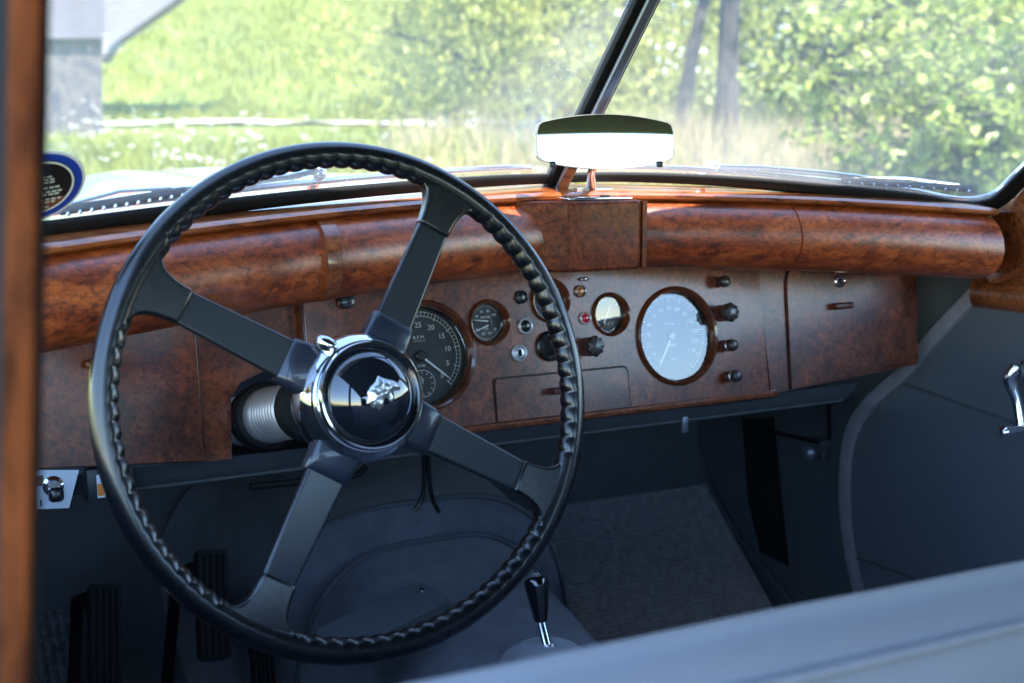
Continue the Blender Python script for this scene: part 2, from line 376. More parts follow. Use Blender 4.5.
# grass blades, flowers, reeds
def blades(name, n, fa, fD, hh, wd, m, lean=.3, label=None, kind='stuff', zoff=0):
    V = []; Fc = []
    for i in range(n):
        D = fD(); a = fa(D); h = hh()*(1+.3*noise.noise(Vector((a, D, 5))))*(.25 if 14.5 < D < 22 and a < 2.5 else 1); z = hz(a, D)-.03+zoff
        th = random.uniform(0, 2*math.pi); w2 = wd*random.uniform(.6, 1.3)*.5
        p = wp(a, D, z); s = (RH*math.cos(th*.15)+FH*math.sin(th)*.5).normalized()*w2
        le = Vector((random.gauss(0, lean), random.gauss(0, lean), 0))*h
        k = len(V); V += [p-s, p+s, p+Vector((0, 0, h*.6))+le*.4+s*.7, p+Vector((0, 0, h))+le, p+Vector((0, 0, h*.6))+le*.4-s*.7]
        Fc.append((k, k+1, k+2, k+3, k+4))
    me = bpy.data.meshes.new(name); me.from_pydata(V, [], Fc); me.materials.append(M[m])
    o = bpy.data.objects.new(name, me); col.objects.link(o)
    return tag(o, label, None, None, kind)
M['grass'] = leafy('meadow_grass', [(.10, .13, .012), (.21, .235, .022), (.34, .35, .05)], .35, .5, 1.1)
M['reedm'] = leafy('dry_reed', [(.20, .15, .07), (.32, .26, .13), (.44, .37, .22)], .3, .6, 4)
U = random.uniform
tag(blades('meadow_grass', 42000, lambda D: U(-.50, .30)*D, lambda: 6.5+ (U(0, 1)**1.5)*12, lambda: U(.12, .42), .022, 'grass'), 'tall green meadow grass beyond the windscreen', 'grass')
tag(blades('bank_grass', 48000, lambda D: U(-.50, .12)*D, lambda: U(22, 48), lambda: U(.12, .32), .03, 'grass'), 'sunlit green grass on the embankment slope', 'grass')
tag(blades('dry_reeds', 15000, lambda D: (U(.06, .5) if U(0, 1) < .90 else U(-.10, .1))*D, lambda: U(6.5, 13), lambda: U(.22, .66), .012, 'reedm', .12), 'dry tan reeds standing in front of the trees', 'reeds')
# cow parsley heads
bm = bmesh.new()
for i in range(230):
    if i < 130: D = U(8, 13); a = U(-.36, -.20)*D + .05
    else: D = U(8, 18); a = U(-.42, .1)*D
    z = hz(a, D)+U(.15, .55); r = U(.010, .026)
    for k in range(7):
        c = wp(a+U(-r, r)*1.6, D+U(-r, r), z+U(-r, r)*.6)
        bmesh.ops.create_icosphere(bm, subdivisions=1, radius=r*U(.25, .5), matrix=Matrix.Translation(c) @ Matrix.Diagonal((1, 1, .5, 1)))
M['flower'] = mat('white_blossom', (.8, .8, .76), .7)
tag(link('white_flowers', bm, 'flower'), 'white wildflowers scattered through the meadow grass', 'flowers', kind='stuff')
# gravel path: pale strip across the slope
bm = bmesh.new()
rows = [[wp(a, D, hz(a, D)+.06) for D in (18.6, 19.4, 20.2, 21.0, 21.8)] for a in [-11+k*.5 for k in range(45)]]
loft(bm, rows)
M['gravel'] = mat('pale_gravel', (.42, .38, .31), .9, var=(3, .7))
tag(link('path', bm, 'gravel'), kind='structure')

# ================================================================== trees
def cards(V, Fc, c, s, nrm=None):
    n = Vector((random.gauss(0, 1), random.gauss(0, 1), random.gauss(0, 1)+.6)).normalized() if nrm is None else nrm
    t = n.orthogonal().normalized(); t.rotate(Matrix.Rotation(U(0, 6.28), 3, n)); b = n.cross(t)
    k = len(V); l = s; w_ = s*.55
    V += [c-t*l*.5, c-t*l*.1+b*w_*.5, c+t*l*.25+b*w_*.4+n*s*.06, c+t*l*.5, c+t*l*.25-b*w_*.4+n*s*.06, c-t*l*.1-b*w_*.5]
    Fc.append((k, k+1, k+2, k+3, k+4, k+5))
def mesh_obj(name, V, Fc, m, parent=None):
    me = bpy.data.meshes.new(name); me.from_pydata([tuple(v) for v in V], [], Fc); me.materials.append(M[m])
    o = bpy.data.objects.new(name, me); col.objects.link(o)
    if parent is not None: o.parent = parent; o.matrix_parent_inverse = Matrix.Translation(-parent.location)
    return o
def tree(name, label, group, a, D, height, tr, crown, nleaf, leaf, lm, bark, spread=1.0, lean=(0, 0), limbs=7, droop=0, low=.35):
    z0 = hz(a, D)-.15; base = wp(a, D, z0)
    root = thing(name, label, 'tree', base, group)
    bm = bmesh.new(); top = base+Vector((lean[0], lean[1], height*.8))
    tp = bez([base, base.lerp(top, .3)+Vector((U(-.1, .1), U(-.1, .1), 0))*height*.12, base.lerp(top, .65)+Vector((U(-.1, .1), U(-.1, .1), 0))*height*.15, top], 5)
    tube(bm, tp, [tr*(1-.8*i/(len(tp)-1)) for i in range(len(tp))], 9)
    ends = []
    for k in range(limbs):
        f = U(low*.8, .92); p = tp[int(f*(len(tp)-1))]; an = U(0, 6.28); L_ = crown*U(.6, 1.0)*(1.15-f*.5)
        e = p+Vector((math.cos(an)*L_, math.sin(an)*L_, L_*U(.15, .8)))
        m_ = p.lerp(e, .5)+Vector((U(-.15, .15), U(-.15, .15), U(0, .2)))*L_
        pts = bez([p, m_, e], 5); tube(bm, pts, [tr*.42*(1-.85*i/(len(pts)-1)) for i in range(len(pts))], 6)
        ends += [m_, e, p.lerp(e, .75)]
        for j in range(3):
            q = pts[random.randint(3, len(pts)-2)]; e2 = q+Vector((U(-1, 1), U(-1, 1), U(-.2, .8)))*L_*.45
            tube(bm, [q, q.lerp(e2, .5)+Vector((0, 0, .05*L_)), e2], [tr*.16, tr*.1, tr*.03], 5); ends.append(e2)
    ends.append(top)
    link('trunk', bm, bark, root)
    V, Fc = [], []
    cl = [(e+Vector((U(-.3, .3), U(-.3, .3), U(-.2, .3)))*crown*.3, crown*U(.22, .5)) for e in ends for _ in range(2)]
    for i in range(nleaf):
        c, r = random.choice(cl)
        d = Vector((random.gauss(0, 1), random.gauss(0, 1), random.gauss(0, .8))).normalized()*r*U(.15, 1)**.5*spread
        q = c+d
        if droop: q.z -= droop*U(0, 1)**1.5*height
        cards(V, Fc, q, leaf*U(.5, 1.4), None if not droop else Vector((U(-1, 1), U(-1, 1), U(-.3, .3))).normalized())
    mesh_obj('crown', V, Fc, lm, root)
    return root
M['bark'] = mat('grey_bark', (.10, .085, .07), .9, var=(8, .5), bump=(40, .8))
M['barkd'] = mat('dark_bark', (.045, .038, .034), .9, var=(8, .5), bump=(40, .8))
M['leafw'] = leafy('willow_leaf', [(.21, .23, .05), (.38, .40, .09), (.54, .54, .17)], .5, .5, 2.2)
M['leafg'] = leafy('green_leaf', [(.10, .13, .025), (.21, .25, .045), (.36, .39, .10)], .45, .5, 1.5)
M['leafd'] = leafy('deep_leaf', [(.08, .10, .025), (.17, .20, .045), (.31, .33, .09)], .4, .5, 1.3)
M['leafb'] = leafy('bright_leaf', [(.08, .15, .025), (.29, .34, .07), (.58, .60, .24)], .45, .42, 7)
def pxa(px, D): return (px-512)/FPX*D
# willow filling the middle
tree('willow_tree', 'spreading yellow green willow with drooping twigs in the middle', 'trees beyond the meadow', pxa(560, 15), 15, 5.6, .13, 2.2, 17000, .095, 'leafw', 'barkd', droop=.16, limbs=11, low=.15)
tree('willow_tree', 'smaller pale willow beside the grass embankment', 'trees beyond the meadow', pxa(455, 22), 22, 6.0, .12, 2.0, 7000, .10, 'leafw', 'bark', droop=.2, limbs=10, low=.15)
tree('broadleaf_tree', 'thick dark trunked tree right of the mirror', 'trees beyond the meadow', pxa(722, 10.8), 10.8, 6.8, .115, 1.9, 1900, .11, 'leafg', 'barkd', limbs=9, low=.5)
tree('broadleaf_tree', 'slim leaning tree just right of the windscreen divider', 'trees beyond the meadow', pxa(668, 11.5), 11.5, 6.2, .08, 1.7, 1500, .11, 'leafg', 'barkd', lean=(1.0, -.2), limbs=8, low=.45)
tree('broadleaf_tree', 'slim pale trunked tree seen left of the windscreen divider', 'trees beyond the meadow', pxa(600, 18), 18, 8, .10, 2.2, 5200, .16, 'leafg', 'bark', limbs=8, low=.35)
tree('broadleaf_tree', 'bushy shaded tree behind the leafy shrub', 'trees beyond the meadow', pxa(830, 16), 16, 7, .12, 2.4, 7000, .15, 'leafg', 'barkd', limbs=9, low=.1)
tree('broadleaf_tree', 'far tree at the right edge of the wood', 'trees beyond the meadow', pxa(960, 18), 18, 8, .14, 3.0, 10000, .17, 'leafd', 'barkd', limbs=10, low=.1)
# broadleaf shrub near the car on the right: arching stems carrying sprays of leaves
def shrub(label, a0, a1, D0, D1, n, hmax):
    base = wp((a0+a1)/2, (D0+D1)/2, hz((a0+a1)/2, (D0+D1)/2)); root = thing('leafy_shrub', label, 'shrub', base, None)
    bm = bmesh.new(); V, Fc = [], []
    for i in range(n):
        a, D = U(a0, a1), U(D0, D1); p = wp(a, D, hz(a, D)-.1)
        h = U(.7, 1)*hmax*(.55+.45*sm(a0-.3, a0+1.0, a)); d = RH*random.gauss(-.25, .45)+FH*random.gauss(0, .35)
        e = p+Vector((0, 0, h))+d*h*.55; pts = bez([p, p+Vector((0, 0, h*.5))+d*h*.12, e], 8)
        tube(bm, pts, [.014*(1-.8*k/(len(pts)-1)) for k in range(len(pts))], 5)
        for k in range(6, len(pts)):
            for j in range(3):
                q = pts[k]; an = U(0, 6.28); l = U(.15, .45)
                e2 = q+Vector((math.cos(an)*l, math.sin(an)*l, U(-.1, .25)*l*2))
                tube(bm, [q, q.lerp(e2, .5)+Vector((0, 0, .03)), e2], [.005, .004, .0015], 4)
                for s in range(9):
                    t = U(.15, 1.05); c = q.lerp(e2, t)+Vector((U(-1, 1), U(-1, 1), U(-1, 1)))*.045
                    cards(V, Fc, c, U(.045, .10))
    link('stem', bm, 'bark', root); mesh_obj('foliage', V, Fc, 'leafb', root); return root
shrub('bright yellow green leafy shrub close beyond the windscreen on the right', pxa(925, 7.2), pxa(1130, 7.2), 6.6, 8.2, 30, 2.5)
# far wood as one mass
V, Fc = [], []
for i in range(42000):
    D = U(24, 34); a = U(-.10, .6)*D; z = hz(a, D)
    hgt = (5.2+3.0*noise.noise(Vector((a*.22, D*.15, 1))))*sm(-.07*D, .06*D, a)
    zz = z+U(0, 1)*hgt; q = wp(a, D, zz)
    if noise.noise(q*.55) < -.12: continue
    cards(V, Fc, q, U(.15, .34))
tag(mesh_obj('distant_wood', V, Fc, 'leafd'), 'mass of green woodland far behind the trees', 'wood', None, 'stuff')

# ================================================================== concrete underpass pier and wing wall
def wpx(px, py, D): d = ray(px, py); return CP + d*(D/(d.x*FH.x+d.y*FH.y))
M['concrete'] = mat('concrete', (.13, .12, .145), .85, var=(1.3, .75), bump=(30, .3))
M['concretew'] = mat('pale_concrete', (.17, .165, .185), .85, var=(1.0, .85))
def graffiti():
    m = mat('painted_concrete', (.5, .5, .5), .8); n = m.node_tree; L = n.links; b = n.nodes['Principled BSDF']
    tc = n.nodes.new('ShaderNodeTexCoord'); t = n.nodes.new('ShaderNodeTexNoise'); t.inputs['Scale'].default_value = 2.6; t.inputs['Detail'].default_value = 3; t.inputs['Distortion'].default_value = 2.5
    L.new(tc.outputs['Object'], t.inputs['Vector']); r = n.nodes.new('ShaderNodeValToRGB'); r.color_ramp.interpolation = 'LINEAR'; e = r.color_ramp.elements
    for k, (p, c) in enumerate([(.30, (0.038, 0.038, 0.053)), (.40, (0.137, 0.133, 0.141)), (.47, (0.236, 0.236, 0.251)), (.53, (0.057, 0.057, 0.084)), (.58, (0.266, 0.266, 0.274)), (.68, (0.129, 0.110, 0.099))]):
        x = e[0] if k == 0 else (e[1] if k == 5 else e.new(p)); x.position = p; x.color = (*c, 1)
    L.new(t.outputs[0], r.inputs[0]); L.new(r.outputs[0], b.inputs['Base Color']); return m
M['graffiti'] = graffiti()
pier = thing('bridge_pier', 'concrete bridge pier with painted graffiti at the left of the meadow', 'pier', wpx(70, 155, 17))
bm = bmesh.new(); prism(bm, [wpx(-40, 160, 17), wpx(102, 158, 17), wpx(103, 128, 17), wpx(102, 38, 17), wpx(-40, 38, 17)], (wpx(103, 150, 17)-wpx(103, 150, 16.2))); link('shaft', bm, 'graffiti', pier, angle=20)
bm = bmesh.new(); prism(bm, [wpx(-60, 38.5, 16.9), wpx(104, 38.5, 16.9), wpx(106, -90, 16.9), wpx(-60, -90, 16.9)], (wpx(104, 0, 17)-wpx(104, 0, 16.2))); link('cap', bm, 'concrete', pier, angle=20)
bm = bmesh.new(); prism(bm, [wpx(100, 62, 22), wpx(112, 44, 22), wpx(172, 2, 22), wpx(240, -60, 22), wpx(100, -80, 22)], FH*.5)
tag(link('wing_wall', bm, 'concretew', angle=20), 'white sloping concrete wing wall behind the bridge pier', 'wall')

# ================================================================== CAR BODY (shell, bonnet, roof, footwell)
body = thing('car_body', 'pale blue vintage car shell with bonnet, added dark sun hood and blue grey footwell', 'car body', (CX, 1.3, .5))
# bonnet and scuttle
bm = bmesh.new(); rows = []
for i in range(31):
    f = i/30; y = 1.34+f*2.0; hw = .60-.26*f**1.1; zc = 1.238+.030*math.sin(min(1, f*1.5)*math.pi*.5)-.10*max(0, f-.75)**1.3
    row = []
    for k in range(-20, 21):
        s = k/20; x = CX+hw*s*(1.0+.0*f); y2 = y-.26*abs(s)**1.3*(1-f)*.75
        z = zc-.020*abs(s)**2-.13*min(1, f*3)*max(0, abs(s)-.55)**1.5/.3 - (.0035 if abs(abs(s)-.42) < .012 else 0)
        row.append(Vector((x, y2, z)))
    rows.append(row)
loft(bm, rows); link('bonnet', bm, 'paint', body)
bm = bmesh.new()
rows = []
for k in range(-20, 21):
    s = k/20; q = rows; x = CX+.55*s; y = 1.34-.165*abs(s)**1.3
    rows.append([Vector((x, y+.02, 1.236-.02*s*s)), Vector((x, y-.03, 1.238-.02*s*s)), Vector((x, y-.055-.02*abs(s), 1.236-.03*abs(s)))])
loft(bm, rows); link('scuttle', bm, 'paint', body)
# bright bonnet hinge strips
for sx in (-.42, 0):
    bm = bmesh.new(); pts = []
    for i in range(21):
        f = i/20*.9+.02; hw = .60-.26*f**1.1; zc = 1.238+.030*math.sin(min(1, f*1.5)*math.pi*.5)-.10*max(0, f-.75)**1.3
        pts.append((CX+hw*sx, 1.34+f*2.0-.195*abs(sx)**1.3*(1-f), zc-.02*sx*sx+.002))
    tube(bm, pts, .004, 8); link('bonnet_strip', bm, 'chrome', body)
# lined soft top added to block the sun; quarters and rear panel darken reflections
bm = bmesh.new()
def roofpt(s, f, t):
    y = 1.02-.09*abs(s)**2 - f*1.95; x = CX+.735*s
    z = 1.535+.045*(1-s*s)-.03*abs(s)**4 + t
    return Vector((x, y, z))
rows = [[roofpt(k/12, i/16, 0) for k in range(-12, 13)] for i in range(17)]
rows2 = [[roofpt(k/12, i/16, .03) for k in range(-12, 13)] for i in range(17)]
loft(bm, rows); loft(bm, rows2)
loft(bm, [rows[0], rows2[0]]); loft(bm, [[r[0] for r in rows], [r[0] for r in rows2]]); loft(bm, [[r[-1] for r in rows], [r[-1] for r in rows2]])
link('added_roof', bm, 'header', body)
for c_, s_ in (((1.43, -.45, 1.27), (.03, 1.15, .52)), ((.13, -.70, 1.27), (.03, .5, .52))):
    bm = bmesh.new(); box(bm, c_, s_); link('added_hood_quarter', bm, 'hood', body)
bm = bmesh.new(); box(bm, (CX, -1.0, 1.07), (1.30, .03, .56)); box(bm, (.25, -1.0, 1.33), (.26, .03, .3)); box(bm, (1.30, -1.0, 1.33), (.26, .03, .3)); link('added_rear_panel', bm, 'hood', body)
bm = bmesh.new(); box(bm, (.030, .25, .76), (.03, 3.2, .60)); link('unseen_body_side', bm, 'trim', body)  # driver's side, out of view, added to block light
bm = bmesh.new(); box(bm, (1.455, -.7, .80), (.03, 1.5, .62)); link('unseen_body_side', bm, 'trim', body)
# floor + toe board + firewall
bm = bmesh.new()
prof = [(-1.0, .47), (1.45, .47), (1.62, .50), (1.80, .66), (1.86, .76), (1.87, .95), (1.80, 1.17), (1.5, 1.215)]
loft(bm, [[Vector((x, y, z)) for y, z in prof] for x in (.04, .3, .6, .9, 1.2, 1.47)])
link('firewall', bm, 'trim', body)
# gearbox cover: rounded hump with two stepped, piped panels
def hump(s, y):   # s -1..1 around
    f = sm(1.85, 1.05, y); hw = .215-.045*f; top = .835-.14*f
    a = math.pi*(s+1)/2; e = .62
    cx_ = math.copysign(abs(math.cos(a))**e, -math.cos(a)); sz = math.sin(a)**e
    return Vector((.70+hw*cx_, y, .46+(top-.46)*sz))
bm = bmesh.new(); loft(bm, [[hump(k/24, 1.50-i*.11) for k in range(-24, 25)] for i in range(22)])
rr = [hump(k/24, 1.50) for k in range(-24, 25)]
loft(bm, [rr, [Vector((.70+(p.x-.70)*.93, 1.535, .46+(p.z-.46)*.95)) for p in rr], [Vector((.70+(p.x-.70)*.55, 1.56, .46+(p.z-.46)*.7)) for p in rr], [Vector((.70, 1.56, .46)) for p in rr]])
link('gearbox_cover', bm, 'felt', body)
bell = [(1.86, 1.14), (1.70, 1.10), (1.62, 1.05), (1.57, .96)]
bm = bmesh.new()
pts = [hump(k/24, 1.50)+Vector((0, -.004, .004)) for k in range(-24, 25)]
tube(bm, pts, .004, 6); link('piping', bm, 'trim', body)
bm = bmesh.new()
def hump2(s, f): p = hump(s, 1.50); return Vector((.69+(p.x-.70)*(1.28+.25*f), 1.52+.32*f, .46+(p.z-.46)*(1.16+.1*f)))
loft(bm, [[hump2(k/24, i/6) for k in range(-24, 25)] for i in range(7)])
loft(bm, [[hump2(k/24, 0) for k in range(-24, 25)], [hump(k/24, 1.50)*1.0+Vector((0, .01, 0)) for k in range(-24, 25)]])
link('bell_housing_cover', bm, 'felt', body)
bm = bmesh.new(); tube(bm, [hump2(k/24, 0)+Vector((0, -.003, .003)) for k in range(-24, 25)], .004, 6); link('piping', bm, 'trim', body)
# access plate with two screws on the cover
ap = Frame(on(385, 615, (.6, 1.3, .79), Vector((-.10, -.25, 1)).normalized()), (1, .38, .09), (-.3, 1, .2))
bm = bmesh.new(); plate(bm, rrect(-.085, -.028, .085, .03, .012), [], ap.mat(0, 0, .0), .012); apo = link('access_plate', bm, 'kick', body, smooth=False)
for sx in (-.07, .07):
    bm = bmesh.new(); lathe(bm, [(0, .0035), (.003, .0025), (.004, 0)], ap.mat(sx, -.012 if sx < 0 else .01, 0), 10)
    link('screw', bm, 'chrome', apo)
# trim board under the dash
bm = bmesh.new()
loft(bm, [[Vector((x, 1.300, .978)), Vector((x, 1.312, .962)), Vector((x, 1.330, .945)), Vector((x, 1.37, .935)), Vector((x, 1.75, .95))] for x in [.045+k*.0414 for k in range(31)]])
link('underdash_trim', bm, 'trim', body)
bm = bmesh.new(); q_ = at_y(683, 424, 1.325); box(bm, q_, (.010, .012, .022), None, .002); box(bm, q_+Vector((0, 0, .018)), (.004, .006, .02)); link('bracket', bm, 'satin', body)
bm = bmesh.new(); tube(bm, [Vector((x, 1.325, .949)) for x in (.06, .4, .8, 1.1, 1.28)], .0025, 6); link('seam', bm, 'kick', body)
# kick panel side (passenger) and its dark vent opening
KX = 1.432
bm = bmesh.new(); prism(bm, [(KX, 1.86, .46), (KX, 1.05, .46), (KX, 1.05, .60), (KX, 1.10, 1.20), (KX, 1.86, 1.20)], (.03, 0, 0)); link('kick_panel', bm, 'kick', body, smooth=False)
vp = [at_x(*p, KX-.006) for p in [(742, 418), (772, 418), (778, 480), (787, 566), (760, 552), (748, 500)]]
bm = bmesh.new(); prism(bm, vp, (.004, 0, 0)); link('vent_opening', bm, 'void', body, smooth=False)
for p in [(822, 473), (846, 603), (840, 404)]:
    bm = bmesh.new(); bmesh.ops.create_icosphere(bm, subdivisions=1, radius=.0022, matrix=Matrix.Translation(at_x(*p, KX-.001))); link('screw', bm, 'brushed', body)
bm = bmesh.new(); tube(bm, [at_x(*p, KX-.008) for p in [(683, 436), (700, 470), (740, 540), (790, 600), (820, 640)]], .004, 6); link('piping', bm, 'trim', body)
# passenger A pillar trim in burl
bm = bmesh.new()
a0 = at_x(994, 205, 1.375); b0 = at_x(1004, 272, 1.375)
prism(bm, [a0, a0+Vector((.0, -.30, .315)), a0+Vector((0, -.38, .30)), b0+Vector((0, -.075, .045)), b0+Vector((0, .02, -.02)), b0+Vector((0, .05, .0))], (.05, 0, 0))
pw = link('pillar_trim', bm, 'cap', body, smooth=False)
bv = pw.modifiers.new('b', 'BEVEL'); bv.width = .004; bv.segments = 2

# ================================================================== BONNET END: near door pillar in the foreground
pil = thing('door_pillar', 'blurred upright wooden door pillar at the left edge of the view', 'pillar', (.06, .43, .5))
def post(px0, px1, t, depth, lean=-12/660):
    rows = []
    for py in (-420, 1150):
        o = lean*(py-10); a, b = ray(px0+o, py)*t, ray(px1+o, py)*t
        k = 1+depth/t; rows.append([CP+a, CP+b, CP+b*k, CP+a*k])
    return rows
M['pillarwood'] = burl('pillar_wood', (.085, .021, .006), (.135, .034, .009), (.17, .045, .013), .5, coat=.0, rough=.75, stretch=(1, 1, .2), offset=31)
M['pillarwood'].node_tree.nodes['Principled BSDF'].inputs['Specular IOR Level'].default_value = .1
M['postgrey'] = mat('dark_post', (.03, .03, .033), .95, spec=.05)
for nm, p0, p1, t, m in (('wood_strip', 9, 42, .43, 'pillarwood'), ('rubber_seal', 41, 50, .438, 'rubber'), ('metal_post', -90, 16, .436, 'postgrey')):
    bm = bmesh.new(); loft(bm, post(p0, p1, t, .015), True, True); o = link(nm, bm, m, pil, smooth=False)
    if nm == 'wood_strip':
        bv = o.modifiers.new('b', 'BEVEL'); bv.width = .003; bv.segments = 3
# front seat back in the foreground
seat = thing('front_seat', 'pale blue grey leather seat back across the bottom right corner', 'seat', (CX, .40, .5))
bm = bmesh.new(); prof = []
Zt = 1.079
for k in range(15):
    a = R(-10+k*14); prof.append((.445+.045*math.cos(a), Zt-.045+.045*math.sin(a)))
prof = [(.50, .60), (.495, .95)]+prof+[(.385, .97), (.372, .93), (.36, .88), (.34, .60)]
rows = []
for i in range(61):
    x = .10+i*1.28/60; e = min(1, (x-.10)/.05, (1.38-x)/.05); zz = -.02*(1-e)**2+.003-.024*(x-.2)/1.18
    rows.append([Vector((x, y, z+(zz if z > .95 else 0)+.0015*noise.noise(Vector((x*9, y*9, z*9))))) for y, z in prof])
loft(bm, rows, True, True); link('backrest', bm, 'seat', seat, angle=60)
bm = bmesh.new(); tube(bm, [(.11+i*1.26/30, .4085, 1.0655+.003-.024*(.11+i*1.26/30-.2)/1.18) for i in range(31)], .0028, 8); link('piping', bm, 'seat', seat)

# ================================================================== DASHBOARD
rk = R(10)
PF = Frame((CX, 1.2825, 1.0702), (1, 0, 0), (0, math.sin(rk), math.cos(rk)))      # the upright centre panel
LF = Frame(PF.p(-.409, -.084, -.006), (math.cos(R(-6)), -math.sin(R(-6))*-1, 0), (0, math.sin(R(9)), math.cos(R(9))))
LF = Frame(PF.p(-.400, -.084, -.006), (math.cos(R(5)), math.sin(R(5)), 0), (0, math.sin(R(9)), math.cos(R(9))))
RF = Frame(PF.p(.318, -.083, -.006), (math.cos(R(5)), -math.sin(R(5)), 0), (0, math.sin(R(9)), math.cos(R(9))))
dash = thing('dashboard', 'burr walnut vintage car dashboard with round gauges and glove boxes', 'dashboard', (CX, 1.30, 1.0))

gauges = {'speed': (.178, .0013, .0575), 'tach': (-.177, .0035, .0575), 'sl': (-.0915, .0362, .0235), 'sr': (.0795, .0352, .0235), 'mid': (-.006, .0572, .0235)}
bm = bmesh.new()
out = [(-.3185, -.082), (.3205, -.082), (.3205, .115), (-.3185, .115)]
holes = [circ(u, v, r+.004, 64) for u, v, r in gauges.values()]
dr = rrect(-.0935, -.0815+.001, .0975, -.0295, .008, corners=(1, .6, 0, 0))
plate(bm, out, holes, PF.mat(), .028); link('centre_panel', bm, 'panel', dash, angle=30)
bm = bmesh.new(); box(bm, (-.3195, .015, .001), (.003, .19, .006), PF.mat(), .001); link('edge_highlight', bm, 'bezel', dash)  # glossy strip added for the bright highlight along the panel's left edge
# bottom moulding of the dash
bm = bmesh.new()
rows = []
for k in range(25):
    u = -.3185+.652*k/24
    rows.append([PF.p(u, v, w_) for v, w_ in [(-.0818, -.002), (-.083, .003), (-.086, .0045), (-.0895, .0035), (-.092, -.001), (-.092, -.02), (-.0818, -.02)]])
loft(bm, rows, True, True); link('bottom_moulding', bm, 'edge', dash)
# drawer: groove line and front
bm = bmesh.new(); plate(bm, dr, [], PF.mat(0, 0, .0012), .001); dro = link('drawer', bm, 'groove', dash, smooth=False)
bm = bmesh.new(); plate(bm, rrect(-.0915, -.0815, .0950, -.0320, .007, corners=(1, .6, 0, 0)), [], PF.mat(0, 0, .0026), .0018); link('drawer_front', bm, 'panel', dro, smooth=False)
hu, hv = PF.hit(553, 388)
bm = bmesh.new(); box(bm, (-.010, -.052, .010), (.022, .008, .016), PF.mat(), .002); link('handle', bm, 'knobstem', dro)

# gauges ------------------------------------------------------------
def ticks(bm, fr, u, v, w_, r0, r1, a0, a1, n, wd):
    for i in range(n):
        a = R(a0+(a1-a0)*i/(n-1)); mm = fr.mat(u, v, w_) @ Matrix.Rotation(a, 4, 'Z')
        box(bm, ((r0+r1)/2, 0, 0), (r1-r0, wd, .0004), mm)
def arc(bm, fr, u, v, w_, r, a0, a1, wd, n=60):
    vs = []
    for i in range(n+1):
        a = R(a0+(a1-a0)*i/n); vs.append((bm.verts.new(fr.p(u+(r-wd/2)*math.cos(a), v+(r-wd/2)*math.sin(a), w_)), bm.verts.new(fr.p(u+(r+wd/2)*math.cos(a), v+(r+wd/2)*math.sin(a), w_))))
    for p, q in zip(vs, vs[1:]): bm.faces.new((p[0], p[1], q[1], q[0]))
def gauge(name, label, key, depth=.014):
    u, v, r = gauges[key]
    e = bpy.data.objects.new(name, None); col.objects.link(e); e.parent = dash; e.empty_display_size = .02
    e.matrix_parent_inverse = Matrix.Translation(-dash.location); e['label'] = label
    bm = bmesh.new(); bw = .0066 if r > .04 else .0042
    prof = [(r+bw, 0), (r+bw-.0005, .0025), (r+bw*.55, .0055), (r+bw*.1, .0035), (r-.001, -.001), (r-.002, -.0045), (r+.003, -.006)]
    lathe(bm, prof, PF.mat(u, v, 0), 72); link('bezel', bm, 'bezel', e)
    bm = bmesh.new(); lathe(bm, [(r+.0035, -.004), (r-.001, -.0045), (r-.0025, -depth)], PF.mat(u, v, 0), 72); link('inner_ring', bm, 'black', e)
    bm = bmesh.new(); lathe(bm, [(0, -depth), (r+.003, -depth), (r+.003, -depth-.004), (0, -depth-.004)], PF.mat(u, v, 0), 72); link('dial_face', bm, 'dial', e, smooth=False)
    bm = bmesh.new(); lathe(bm, [(0, -.0052), (r*.5, -.0053), (r+.003, -.0056)], PF.mat(u, v, 0) @ Matrix.Rotation(R(-2.5 if r > .04 else 4.0), 4, 'X'), 64); link('glass', bm, 'gaugeglass', e, face=PF.z)
    return e, u, v, r, -depth+.0006
def needle(e, u, v, w_, ang, L_, wd, tail=.12, hub=.004, m='needle'):
    bm = bmesh.new(); mm = PF.mat(u, v, w_+.0016) @ Matrix.Rotation(R(ang), 4, 'Z')
    vs = [(-L_*tail, -wd*.5), (L_*.8, -wd*.32), (L_, 0), (L_*.8, wd*.32), (-L_*tail, wd*.5)]
    plate(bm, vs, [], mm, .0006, True); o = link('needle', bm, m, e, smooth=False)
    bm = bmesh.new(); lathe(bm, [(0, .003), (hub*.8, .0028), (hub, .0015), (hub, 0)], PF.mat(u, v, w_+.0005), 20); link('needle_hub', bm, 'black', e)
# rev counter
e, u, v, r, w_ = gauge('rev_counter', 'black rev counter numbered 0 to 50 with inset clock', 'tach')
bm = bmesh.new()
arc(bm, PF, u, v, w_, r*.885, -45, 225, .0007); arc(bm, PF, u, v, w_, r*.80, -45, 225, .0007)
ticks(bm, PF, u, v, w_, r*.80, r*.885, -45, 225, 51, .0004); ticks(bm, PF, u, v, w_, r*.76, r*.90, -45, 225, 11, .0010)
for i in range(11):
    a = R(-45+27*i); text(bm, str(5*i), r*.155, PF.mat(u+r*.62*math.cos(a), v+r*.62*math.sin(a), w_))
text(bm, 'R.P.M.', r*.105, PF.mat(u, v+r*.37, w_)); box(bm, (u, v+r*.30, w_), (r*.26, .0005, .0003), PF.mat()); text(bm, 'X100', r*.075, PF.mat(u, v-r*.20, w_))
cu, cv, cr = u, v-r*.56, r*.27
arc(bm, PF, cu, cv, w_, cr, 0, 360, .0007); ticks(bm, PF, cu, cv, w_, cr*.72, cr*.92, 0, 330, 12, .0008)
ticks(bm, PF, cu, cv, w_+.0008, .0, cr*.6, 100, 101, 2, .0008); ticks(bm, PF, cu, cv, w_+.0008, .0, cr*.42, 88, 89, 2, .0010)
link('dial_marking', bm, 'white', e, smooth=False); needle(e, u, v, w_, -40, r*.82, .0030, .1, .0065)
